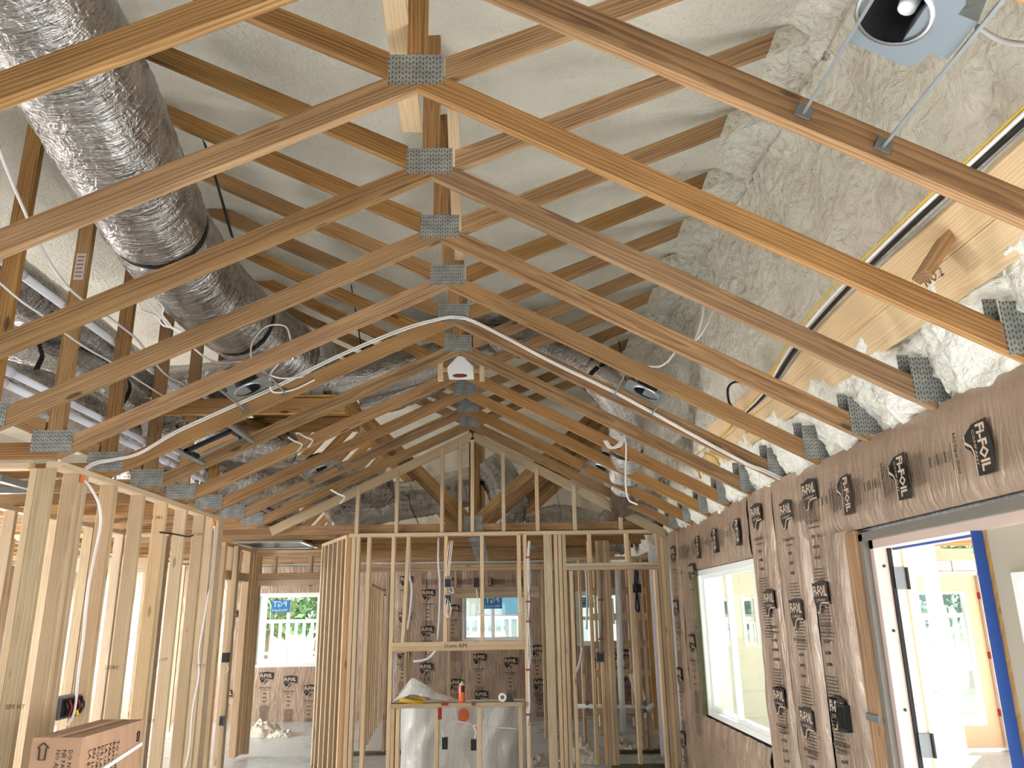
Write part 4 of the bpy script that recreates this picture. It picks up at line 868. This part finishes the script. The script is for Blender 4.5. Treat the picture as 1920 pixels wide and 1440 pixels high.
# white box under the ridge
zb_ = at(862,696,'y',TY(6)+.06).z; rbx = empty('ridge_box', Vector((XR, TY(6)+.2, zb_)), 'white gable-topped sloped-ceiling box with an oval badge under the ridge', 'ceiling box')
yf = TY(6)+.06; xl, xr_, xm = at(839,694,'y',yf).x, at(887,694,'y',yf).x, at(863,668,'y',yf).x; zt_ = at(863,668,'y',yf).z; ze_ = at(838,688,'y',yf).z
MB().prism([(xl,yf,zb_),(xr_,yf,zb_),(xr_,yf,ze_),(xm+.02,yf,zt_),(xm-.02,yf,zt_),(xl,yf,ze_)], (0,.22,0)).build('box_body', M_WHITE, rbx)
for rr, mt, dz in ((.055, M_BLACK, .002), (.046, M_RED, .004)):
    mb = MB(); mb.add([(XR+rr*cos(2*pi*j/24), yf+.11+rr*.85*sin(2*pi*j/24), zb_-dz) for j in range(24)], [tuple(range(24))]); mb.build('badge', mt, rbx)
for u in (826, 904):
    p = at(u, 668, 'y', yf+.02); q = at(u, 714, 'y', yf+.02); b = board('hanger_block', p, q, .05, .038, M_STUD, None, (0,1,0)); tag(b, 'pale hanger block %s of the white ridge box' % ('left' if u < 860 else 'right'), 'block', 'hanger blocks')
b = board('hanger_rail', at(826,693,'y',yf+.10), at(904,695,'y',yf+.10), .03, .02, M_STUD, None); tag(b, 'pale rail carrying the white ridge box between its blocks', 'rail')

# printing on the ducts
def duct_print(C, i, r, body, size, mat=M_BLACK, root=None, side=0.0):
    a = C[i]; t = (C[min(i+3, len(C)-1)]-C[max(i-3, 0)]).normalized(); d = (CAMLOC-a); d = (d-t*d.dot(t)).normalized(); q = t.cross(d); d = (d + q*side).normalized()
    lettering(body, size, mat, frame(t, d.cross(t), a + d*(r*1.06+.012) - t*size), root)
duct_print(C1, int(len(C1)*.17), .28, '16"', .09, M_BLACK, d1, .25)
duct_print(C8, int(len(C8)*.22), .15, 'R-6', .09, M_BLACK, d8, .2)

cable('grey cable leaving the large can light at the top right corner', [at(1832,50,'y',TY(0)-.40), at(1860,68,'y',TY(0)-.38), at(1890,80,'y',TY(0)-.36), at(1935,84,'y',TY(0)-.34)], .007, M_GREYWIRE, 'grey cables')
# ---------------------------------------------------------------- electrical items on the gable framing
GF = GY - .0445                                     # near face of the gable wall
def ebox(label, u, v, y, w=.055, h=.10, d=.05, mat=M_BOXGREY, cat='electrical box', wires=None, group=None):
    p = at(u, v, 'y', y); r = empty('electrical_box', p, label, cat, group)
    mb = MB().box((p.x-w/2, y, p.z-h/2), (p.x+w/2, y+d, p.z+h/2)); mb.build('box_body', mat, r)
    MB().box((p.x-w/2+.006, y-.002, p.z-h/2+.008), (p.x+w/2-.006, y, p.z+h/2-.008)).build('box_mouth', M_DARKHOLE if mat is not M_BLKPLASTIC else M_BLACK, r)
    for k, pts in enumerate(wires or []): MB().tube(spline([at(a, b, 'y', c) for a, b, c in pts], 5), .005, 6).build('wire', M_WIRE, r, True)
    return r
ebox('upper steel box on the niche stud below a cable bundle', 840, 1093, GF-.03, .075, .10, .05, M_GALV, wires=[[(846,1014,GF-.01),(842,1050,GF-.01),(838,1080,GF-.02)], [(849,1014,GF-.01),(845,1050,GF-.01),(841,1080,GF-.02)], [(843,1014,GF-.01),(838,1050,GF-.01),(836,1080,GF-.02)]], group='boxes on the niche framing')
ebox('lower steel box on the niche stud with coiled wires', 840, 1124, GF-.03, .075, .10, .05, M_GALV, wires=[[(836,1120,GF-.04),(834,1145,GF-.04),(840,1158,GF-.04),(846,1145,GF-.04),(842,1126,GF-.04)], [(840,1122,GF-.045),(838,1148,GF-.045),(842,1157,GF-.045),(847,1140,GF-.045)], [(842,1108,GF-.05),(850,1112,GF-.06),(848,1100,GF-.05)]], group='boxes on the niche framing')
ebox('black box beside the middle stud above the niche', 893, 1092, GF-.01, .055, .095, .05, M_BLKPLASTIC, wires=[[(893,1104,GF),(896,1130,GF),(895,1150,GF),(930,1154,GF),(985,1150,GF)]])
ebox('left black outlet box below the niche sill', 834, 1394, GF, .055, .11, .05, M_BLKPLASTIC, wires=[[(832,1383,GF),(829,1368,GF+.02),(838,1356,GF+.05),(860,1353,GF+.06),(885,1358,GF+.06)]])
ebox('right black outlet box below the niche sill', 888, 1397, GF, .055, .10, .05, M_BLKPLASTIC, wires=[[(890,1386,GF),(892,1372,GF+.02),(890,1360,GF+.05),(930,1364,GF+.06),(968,1366,GF+.06)]])
ebox('grey switch box on a bathroom stud', 1126, 1232, 9.30, .09, .11, .05, M_BOXGREY)
ebox('black switch box on the wall end left of the doorway', 422, 1233, 9.28, .07, .10, .05, M_BLKPLASTIC, wires=[[(424,1245,9.27),(428,1255,9.27),(422,1262,9.27)]])
ebox('grey outlet box low on the wall end left of the doorway', 415, 1352, 9.28, .05, .10, .05, M_BOXGREY)
ebox('grey switch box on the angled wall corner', 601, 1239, 9.62, .05, .11, .05, M_BOXGREY); ebox('grey outlet box low on the angled wall corner', 594, 1375, 9.62, .055, .11, .05, M_BOXGREY)
for u_, v_ in ((422,1233), (415,1352)): stud(wm, at(u_, v_, 'y', 9.28).x, 9.375, mat=M_STUD2)
# large multi gang box on the left wall
p = at(112, 1330, 'x', -2.43); r = empty('electrical_box', p, 'four gang steel switch box on the left studs with bundled wires', 'electrical box')
MB().box((-2.50, 4.665, p.z-.055), (-2.425, 4.90, p.z+.06)).build('box_body', M_BOXGREY, r); MB().box((-2.425, 4.69, p.z-.045), (-2.422, 4.91, p.z+.05)).build('box_mouth', M_BLACK, r)
for k in range(5): MB().tube(spline([(-2.42, 4.71+.045*k, p.z+.04), (-2.405, 4.72+.045*k, p.z), (-2.42, 4.73+.04*k, p.z-.04)], 4), .006, 5).build('wire', M_RED if k % 2 else M_BLKPLASTIC, r, True)
MB().tube([(-2.41, 4.83, p.z-.02), (-2.405, 4.84, p.z-.045)], .009, 8).build('wire_nut', plain('yellow_nut', (240,200,40), .4), r)
# cables with red staples on the niche post
sc_ = empty('stapled_cables', at(988,1100,'y',GF-.01), 'grey cables fixed with red staples beside the niche post', 'cable')
for k in range(3): MB().tube(spline([at(995-2*k,1014,'y',GF-.01), at(993-2*k,1045,'y',GF-.01), at(995-3*k,1090,'y',GF-.01), at(989+2*k,1130,'y',GF-.01), at(992-k,1170,'y',GF-.01), at(998-4*k,1220,'y',GF-.01), at(993-k,1260,'y',GF-.01), at(995-2*k,1320,'y',GF-.01), at(991-k,1360,'y',GF-.01)], 5), .006, 6).build('cable_run', M_WIRE if k else M_GREYWIRE, sc_, True)
for v in (1045, 1128, 1165, 1256, 1340):
    q = at(991, v, 'y', GF-.02); MB().box((q.x-.028, q.y, q.z-.008), (q.x+.028, q.y+.012, q.z+.008)).build('staple', M_RED, sc_)
sc_ = empty('stapled_cables', at(612,1100,'y',9.55), 'cables fixed with red staples on the angled wall end', 'cable')
for k in range(2): MB().tube(spline([at(620-2*k,1030,'y',9.60), at(618-2*k,1080,'y',9.60), at(612-k,1150,'y',9.60), at(606,1230,'y',9.60), at(603,1290,'y',9.60)], 5), .007, 6).build('cable_run', M_GREYWIRE, sc_, True)
for v in (1052, 1122, 1204, 1285): q = at(613-(v-1050)*.05, v, 'y', 9.58); MB().box((q.x-.03, q.y, q.z-.008), (q.x+.03, q.y+.01, q.z+.008)).build('staple', M_RED, sc_)
sc_ = empty('stapled_cables', at(1126,1120,'y',9.3), 'grey cable with red staples above the bathroom switch box', 'cable')
MB().tube([at(1127,1066,'y',9.30), at(1126,1130,'y',9.30), at(1127,1225,'y',9.30)], .02, 8).build('cable_run', M_GREYWIRE, sc_, True)
for v in (1068, 1125, 1198): q = at(1127, v, 'y', 9.27); MB().box((q.x-.03, q.y, q.z-.008), (q.x+.03, q.y+.01, q.z+.008)).build('staple', M_RED, sc_)
# plumbing beyond the door opening
vp_ = empty('vent_pipe', at(1162,1375,'z',-H), 'tall white plastic vent pipe beyond the door opening', 'pipe')
MB().tube([at(1158,1060,'y',10.25), at(1163,1240,'y',10.25), at(1168,1372,'y',10.25)], .040, 16).build('pipe_run', M_WHITE, vp_, True); MB().tube([at(1163,1236,'y',10.25), at(1164,1250,'y',10.25)], .048, 16).build('coupling', M_WHITE, vp_, True)
dp_ = empty('drain_pipe', at(1160,1322,'y',10.28), 'white plastic drain run crossing the bathroom studs', 'pipe')
MB().tube([at(1078,1324,'y',10.24), at(1225,1326,'y',10.24)], .026, 12).build('pipe_run', M_WHITE, dp_, True); MB().tube([at(1212,1330,'y',10.24), at(1228,1321,'y',10.22)], .035, 12).build('elbow', M_WHITE, dp_, True)
for u in (1101, 1156, 1210): q = at(u, 1325, 'y', 10.22); MB().box((q.x-.02, q.y, q.z-.07), (q.x+.02, q.y+.006, q.z+.07)).build('nail_guard', M_BOXGREY, dp_)
cable('hanging black and blue cable coil beyond the door opening', [at(1192,1068,'y',9.6), at(1190,1095,'y',9.6), at(1194,1110,'y',9.6), at(1198,1140,'y',9.6), at(1196,1146,'y',9.6), at(1192,1138,'y',9.6), at(1194,1100,'y',9.6), at(1196,1072,'y',9.6)], .012, plain('blue_black_cable', (24,34,70), .5), 'black cables')
ebox('black round box holding the hanging cable coil', 1192, 1103, 9.63, .13, .10, .05, M_BLKPLASTIC)
for k, (u0, v0, u1, v1) in enumerate(((1098,1058,1100,1180), (1092,1215,1080,1262))): cable('pale flexible tube hanging beyond the door opening, %s piece' % ('upper', 'lower')[k], [at(u0,v0,'y',10.24), at((u0+u1)/2+2,(v0+v1)/2,'y',10.2), at(u1,v1,'y',10.2)], .014, M_PIPE, 'pale tubes')
for k, pts in enumerate(([(768,1075),(772,1100),(770,1140),(764,1180)], [(822,1055),(825,1090),(824,1150),(821,1200)], [(818,1218),(806,1232),(792,1238),(775,1240)], [(742,1225),(737,1260),(738,1290)])):
    cable('cream flexible tube behind the niche framing, %s' % ('leftmost', 'upright', 'curved', 'low')[k], ([V(at(*pts[0], 'y', 9.19).x, 9.19, .868)] if k < 2 else []) + [at(u, v, 'y', 9.19 if k < 2 else 8.61) for u, v in pts], .013, M_PIPE, 'pale tubes')
b = board('leaning_board', at(1187,1262,'y',12.0), at(1212,1345,'y',12.0), .14, .02, M_WHITE, None, (1,0,0)); tag(b, 'white board leaning in the bathroom beyond', 'board')
sk = board('plastic_shim', at(1146,1122,'y',10.2), at(1150,1170,'y',10.2), .05, .01, M_WHITE, None, (1,0,0)); tag(sk, 'white plastic strip hanging in the bathroom beyond', 'strip')
# ---------------------------------------------------------------- things on and behind the niche sill
SZ = H - .86 + .0215
def m_plastic():
    n = N('plastic_sheet'); v = n.coord('Object', (1,1,1), 5); a = n.n('TexNoise', {'Vector': n.n('Mapping', {'Vector': v, 'Scale': (7,7,2.5)}).outputs[0], 'Scale': 2.2, 'Detail': 4, 'Distortion': 1.5})
    n.p(Base_Color=(.82,.83,.83,1), Roughness=.28); n.b.inputs['Specular IOR Level'].default_value = .7; n.bump(a.outputs['Fac'], .5, .03); return n.m
M_PLASTIC = m_plastic()
tw = empty('wrapped_tub', V(-.35, 9.3, -H), 'white fixture wrapped in clear plastic behind the niche', 'wrapped fixture')
def tubfn(u, v):
    a = pi*u; x = -.41 - .68*cos(a); y = 9.5 - .62*abs(sin(a))**.6
    k = .016*noise.noise(Vector((u*14, v*3, 1))) + .012*sin(u*40+2*sin(v*5))
    return (x*(1+.02*v) - k*cos(a), y - k, .01 + .70*v)
MB().grid(tubfn, 90, 30).build('plastic_wrap', M_PLASTIC, tw, True)
MB().add([tubfn(i/40, 1) for i in range(41)], [tuple(range(41))]).build('wrap_top', M_PLASTIC, tw)
for c, w in (((870,1341), .055),):                  # orange overspray on the wrap
    p = at(*c, 'y', 8.84); mb = MB(); mb.add([(p.x + w*cos(2*pi*j/14)*(1+.3*noise.noise(Vector((j*1.7, w*90, 0)))), p.y, p.z + w*1.2*sin(2*pi*j/14)*(1+.3*noise.noise(Vector((j*1.3, 4, w))))) for j in range(14)], [tuple(range(14))]); mb.build('paint_mark', M_ORANGE, tw)
pf = at(735,1312,'y',GY-.02)
def sheetfn(u, v):
    x = -1.10 + .80*u; hgt = .20*max(0, 1-abs(u-.24)/.26)**.8 + .10*max(0, 1-abs(u-.5)/.4) if u > 0 else 0
    return (x, GY-.07 + .10*v, SZ + .006 + hgt*(.35+.65*v) + .008*noise.noise(Vector((u*12, v*5, 3))))
o = MB().grid(sheetfn, 44, 8).build('folded_sheet', M_PLASTIC, None, True); tag(o, 'crumpled silver sheet folded on the niche sill', 'sheet')
def coil(label, c, R, turns, r, mat):
    pts = [c + Vector((R*(1+.12*sin(3*a+i))*cos(a), R*.45*sin(a), .012+.012*i+.012*sin(2*a))) for i in range(turns) for a in [2*pi*j/14 for j in range(14)]]
    o = MB().tube(spline(pts, 3), r, 6).build('cable_coil', mat, None, True); tag(o, label, 'cable coil'); return o
coil('yellow cable coil lying on the niche sill', Vector((at(772,1312,'y',GY).x, GY-.04, SZ)), .13, 3, .007, M_YWIRE)
sp = at(866, 1314, 'y', GY-.05); cn = empty('spray_can', Vector((sp.x, GY-.05, SZ)), 'orange marking paint can standing on the niche sill', 'spray can'); MC = Matrix.Translation((sp.x, GY-.05, SZ))
MB().lathe([(0,0),(.032,0),(.033,.01),(.033,.15),(.028,.165)], 20, MC).build('can_body', plain('orange_can', (232,96,40), .3), cn, True)
MB().box((sp.x-.005, GY-.084, SZ+.10), (sp.x+.028, GY-.078, SZ+.16)).build('can_label', M_BLACK, cn); MB().lathe([(.028,.165),(.02,.178),(.012,.18),(.010,.20),(0,.20)], 16, MC).build('nozzle', M_WHITE, cn, True)
tp = at(948, 1309, 'y', GY-.05); tr = empty('tape_roll', Vector((tp.x, GY-.05, SZ)), 'white and black tape dispenser lying on the niche sill', 'tape roll')
MB().lathe([(.02,-.025),(.042,-.025),(.042,.025),(.02,.025),(.02,-.025)], 24, frame((1,0,0), (0,0,1), Vector((tp.x-.03, GY-.05, SZ+.043)))).build('tape_reel', M_WHITE, tr, True)
MB().prism([(tp.x,GY-.07,SZ+.002),(tp.x+.09,GY-.07,SZ+.002),(tp.x+.075,GY-.07,SZ+.02),(tp.x+.055,GY-.07,SZ+.075),(tp.x+.02,GY-.07,SZ+.08)], (0,.04,0)).build('handle', M_BLKPLASTIC, tr)
lettering('Store RM', .062, M_INK, frame((1,0,0), (0,0,1), at(832, 1215, 'y', GF-.002)), wg, bold=0)
for u, v, wd_, hh in ((834,1320,.07,.03), (888,1320,.04,.03)):
    p = at(u, v, 'y', GY-.088); MB().box((p.x-wd_/2, p.y-.001, p.z-hh/2), (p.x+wd_/2, p.y, p.z+hh/2)).build('paint_mark', M_RED, wg)
p = at(825, 1337, 'y', GF-.002); MB().box((p.x-.02, p.y-.001, p.z-.06), (p.x+.018, p.y, p.z+.07)).build('paint_mark', M_RED, wg)
# ---------------------------------------------------------------- cardboard carton at the lower left
M_CARD = wood('carton_board', sr(190,152,124), sr(184,146,118), sr(174,136,108), 3, 0, .02, .8)
CQ = [Vector((q.x, q.y, 0)) for q in (at(155,1383,'y',3.54), at(270,1350,'y',4.13), at(62,1380,'y',3.57))]
cb = empty('carton', Vector((-1.95, 3.8, 0)), 'tall brown cardboard carton bound with a white strap by the left wall', 'carton')
cA, cB, cL = CQ; cTop = at(155,1383,'y',3.54).z
e1, e2 = cB-cA, cL-cA
MB().prism([cA, cB, cB+e2, cL], (0,0,cTop)).build('carton_body', M_CARD, cb)
nA = Vector((e1.y, -e1.x, 0)).normalized(); nL = Vector((-e2.y, e2.x, 0)).normalized()*1
if nL.y > 0: nL = -nL
MB().prism([cA+(e1+e2)*.0+e2*.42+Vector((0,0,cTop+.001)), cA+e2*.58+Vector((0,0,cTop+.001)), cA+e2*.58+e1+Vector((0,0,cTop+.001)), cA+e2*.42+e1+Vector((0,0,cTop+.001))], (0,0,.001)).build('packing_tape', plain('tape_film', (176,158,136), .3), cb)
zs = H - .64
st = MB(); 
for a, b in ((cA+nA*.004+nL*.004, cB+nA*.004), (cA+nA*.004+nL*.004, cL+nL*.004)):
    sl_ = .075 if a is not None and (b-a).length > .4 else 0
    st.bar(Vector((a.x, a.y, zs)), Vector((b.x, b.y, zs+sl_)), .018, .003)
st.build('strap', M_WHITE, cb)
MB().prism([cA+nA*.002+e1*.01+Vector((0,0,0)), cA+nA*.002+e1*.035, cA+nA*.002+e1*.035+Vector((0,0,zs-.02)), cA+nA*.002+e1*.01+Vector((0,0,zs-.02))], nA*.001).build('printed_stripe', M_BLACK, cb)
MB().prism([cA+nL*.002+e2*.03, cA+nL*.002+e2*.10, cA+nL*.002+e2*.10+Vector((0,0,zs)), cA+nL*.002+e2*.03+Vector((0,0,zs))], nL*.001).build('printed_stripe', M_BLACK, cb)
e1n, e2n = e1.normalized(), -e2.normalized()
def side_text(body, size, off, ztop, n, base, rt): lettering(body, size, M_BLACK, frame((0,0,-1), rt, Vector((base.x, base.y, 0)) + rt*off + n*.003 + Vector((0,0,ztop))), cb)
for k, (t_, sz) in enumerate((('LA BOITE', .034), ('EN LIGUE GLISSER', .034), ('POUR DEBALLER', .034), ('DE LA CAJA', .034), ('LA UNIDAD HACIA', .034), ('PARA DESEMPACAR', .034), ('REMOVE ANY CARTON', .034), ('TO UNPACK', .034))): side_text(t_, sz, .065+.036*k, cTop-.055, nA, cA, e1n)
side_text('DO NOT', .05, .385, cTop-.19, nA, cA, e1n); side_text('TOP', .085, .43, cTop-.20, nA, cA, e1n)
for k, t_ in enumerate(('NO AJUSTE DE', 'NE PAS LAISSEZ', 'DO NOT LAY DOWN')): side_text(t_, .026, .115+.028*k, cTop-.045, nL, cL, e2n)
def arrow(base, rt, n, off, zt, s):
    P = [(0,.9),(.5,1.3),(1,.9),(.78,.9),(.78,0),(.22,0),(.22,.9)]; mb = MB(); O = Vector((base.x, base.y, 0)) + rt*off + n*.003 + Vector((0,0,zt))
    for a, b in zip(P, P[1:]+P[:1]): mb.bar(O+rt*(a[0]*s)+Vector((0,0,a[1]*s)), O+rt*(b[0]*s)+Vector((0,0,b[1]*s)), .005, .002, tuple(n))
    mb.build('printed_arrow', M_BLACK, cb)
arrow(cL, e2n, nL, .03, cTop-.085, .05); arrow(cA, e1n, nA, .52, cTop-.09, .035)
# grade stamps and scribbles on studs and boards
def stamp(u, v, x, body, size, mat=M_INK, par=None): lettering(body, size, mat, frame((0,-1,0), (0,0,1), at(u, v, 'x', x)), par)
def ystamp(u, v, y, body, size, par, mat=M_INK): lettering(body, size, mat, frame((1,0,0), (0,0,1), at(u, v, 'y', y)), par)
for u, v, y, t_, m in ((283,973,5.758,'K 3A1',M_RED), (361,1004,6.528,'K 2A1',M_RED), (10,1330,4.338,'SPF HT',M_INK), (196,1255,5.378,'S-DRY',M_INK), (296,1240,5.758,'2 HT',M_INK), (277,1355,5.758,'SPF',M_INK), (367,1251,6.528,'STUD',M_INK)): ystamp(u, v, y, t_, .032, wl, m)
lettering('NO.2', .055, M_INK, frame((0,-1,0), (-.35,0,1), at(1737, 540, 'x', 1.645)) , led)
# foam crumbs and sheeting on the slab
def heap(name, label, c, rx, ry, h, mat, seed, cat='foam scraps'):
    def fn(u, v):
        a = 2*pi*u; r = v; k = 1 + .25*noise.noise(Vector((cos(a)*2+seed, sin(a)*2, seed)))
        z = h*(1-r*r)*(.6+.8*abs(noise.noise(Vector((cos(a)*r*3+seed, sin(a)*r*3, 7+seed))))) + .03*noise.noise(Vector((cos(a)*r*8, sin(a)*r*8, seed)))*(1-r)
        return (c.x + rx*k*r*cos(a), c.y + ry*k*r*sin(a), max(.002, z))
    o = MB().grid(fn, 40, 14).build(name, mat, None, True); tag(o, label, cat, 'scraps on the slab'); return o
heap('foam_scrap', 'cream foam scraps heaped on the slab beyond the left doorway', at(490,1378,'z',-H), .36, .3, .22, M_FOAM, 1); heap('foam_scrap', 'thin torn foam scrap beside the heap beyond the doorway', at(525,1380,'z',-H), .25, .2, .10, M_FOAMW, 4)
heap('foam_scrap', 'large white foam scrap at the foot of the door opening post', at(1100,1425,'z',-H), .32, .3, .22, M_FOAMW, 2); heap('foam_scrap', 'low foam scrap on the bathroom bottom plate', at(1165,1402,'z',-H), .2, .15, .13, M_FOAM, 3); heap('foam_scrap', 'small white foam scrap on the bathroom slab', at(1187,1410,'z',-H), .14, .1, .09, M_FOAMW, 5)
heap('foam_scrap', 'foam scrap under the niche post', at(1010,1432,'z',-H), .14, .12, .1, M_FOAM, 6)
# ---------------------------------------------------------------- outdoors
M_GRASS = plain('grass', (112,150,84), .9); M_PAVE = plain('pale_paving', (226,226,222), .9); M_RAILW = plain('white_railing', (244,246,248), .5); M_SIDE = plain('pale_siding', (214,226,234), .7); M_BRICK = plain('pale_stone', (206,206,204), .9); M_BIN = plain('green_bin', (64,150,132), .5); M_BLUEW = plain('blue_siding', (110,160,196), .7)
struct(MB().box((-60,-60,-.3), (60,80,-.14)).build('ground', M_PAVE), 'bright pale paving around the house')
gr = MB().box((4,14.5,-.135), (40,60,-.10)).build('lawn', M_GRASS); tag(gr, 'green lawn outside the porch', 'lawn', None, 'stuff')
def m_leaf(name, a, b):
    n = N(name); t = n.n('TexNoise', {'Vector': n.coord('Object'), 'Scale': 3, 'Detail': 3}); n.p(Base_Color=n.ramp(t.outputs['Fac'], [(.3, a), (.7, b)]), Roughness=.6); return n.m
M_LEAVES = m_leaf('leaves', sr(44,84,40), sr(92,132,66)); M_BARK = plain('bark', (110,92,76), .9)
def tree(label, x, y, h, r, seed):
    rd_ = random.Random(seed); t = empty('tree', Vector((x, y, 0)), label, 'tree', 'trees outside')
    MB().tube([(x, y, -.1), (x+.1, y, h*.5), (x+.15, y+.1, h*.8)], [.16, .12, .05], 8).build('trunk', M_BARK, t, True)
    mb = MB()
    for k in range(900):
        d = Vector((rd_.gauss(0,1), rd_.gauss(0,1), rd_.gauss(0,1))).normalized()*rd_.random()**.4; c = Vector((x, y, h*.72)) + Vector((d.x*r, d.y*r, d.z*r*.85)); s = rd_.uniform(.10,.24)
        u = Vector((rd_.gauss(0,1), rd_.gauss(0,1), rd_.gauss(0,1))).normalized(); w = u.orthogonal().normalized()
        mb.add([c-u*s, c-w*s*.45, c+u*s, c+w*s*.45], [(0,1,2,3)])
    o = mb.build('foliage', M_LEAVES, t); o['kind'] = 'stuff'
for k, (lab, x, y, h, r) in enumerate((('leafy tree seen in the left far window', -6.6, 23, 3.0, 1.3), ('leafy tree behind the white railing of the left far window', -6.2, 28, 3.4, 1.7), ('leafy tree beyond the porch door', 10.6, 18.5, 3.0, 1.9), ('second leafy tree right of the porch door', 14.2, 22, 3.4, 2.0), ('leafy tree seen in the open door leaf', 7.2, 19, 3.0, 1.3), ('leafy tree seen through the porch windows', 4.9, 16.5, 2.6, 1.2))): tree(lab, x, y, h, r, k+11)
nb = empty('neighbour_house', Vector((-.5, 22, 0)), 'pale neighbouring house with white porch railing seen in the far windows', 'house')
MB().box((-2.6,21,-.1), (3.8,25,4.2)).build('house_wall', M_SIDE, nb); MB().box((-2.4,20.9,1.6), (-.5,21,3.6)).build('stone_pier', M_BRICK, nb); MB().box((.05,20.9,1.5), (1.1,21,3.4)).build('house_window', M_BLUEW, nb)
MB().box((-5.6,19.2,.55), (3.8,21,.70)).build('porch_deck', M_RAILW, nb); MB().box((-5.6,19.2,1.52), (3.8,19.27,1.60)).build('hand_rail', M_RAILW, nb); MB().box((-5.6,19.2,.82), (3.8,19.27,.88)).build('bottom_rail', M_RAILW, nb)
bal = mesh('baluster', *(lambda m: (m.v, m.f))(MB().box((-.03,0,0), (.03,.05,.70))), M_RAILW)
for k in range(50): obj('baluster', bal, nb, Matrix.Translation((-5.5+.185*k, 19.21, .85)))
for x in (-5.55,-4.1,-1.9,.9,3.2): MB().box((x-.07,19.18,-.1), (x+.07,19.3,3.2)).build('porch_post', M_RAILW, nb)
lt = MB()
for k in range(9): lt.bar((-5.2+.11*k,19.22,.0), (-5.2+.11*k-.55,19.22,.55), .02, .015, (0,1,0)); lt.bar((-5.75+.11*k,19.22,.0), (-5.75+.11*k+.55,19.22,.55), .02, .015, (0,1,0))
o = lt.build('lattice', M_RAILW, nb); o['kind'] = 'stuff'
gb = empty('waste_bin', Vector((-5.75, 18.2, -.1)), 'green wheeled waste bin standing outside the left far window', 'waste bin')
MB().prism([(-6.05,17.9,-.1),(-5.5,17.9,-.1),(-5.44,17.84,.95),(-6.11,17.84,.95)], (0,.5,0)).build('bin_body', M_BIN, gb); MB().prism([(-6.13,17.8,.95),(-5.42,17.8,.95),(-5.5,17.8,1.08),(-6.05,17.8,1.08)], (0,.6,0)).build('bin_lid', M_BIN, gb)
fr_ = empty('garden_railing', Vector((5, 14.8, 0)), 'white garden railing seen through the porch windows', 'railing')
MB().box((3.0,14.8,1.45), (9.5,14.86,1.53)).build('hand_rail', M_RAILW, fr_); MB().box((3.0,14.8,.55), (9.5,14.86,.62)).build('bottom_rail', M_RAILW, fr_)
for k in range(44): obj('baluster', bal, fr_, Matrix.Translation((3.05+.15*k, 14.81, .6)) @ Matrix.Scale(1.2, 4, (0,0,1)))
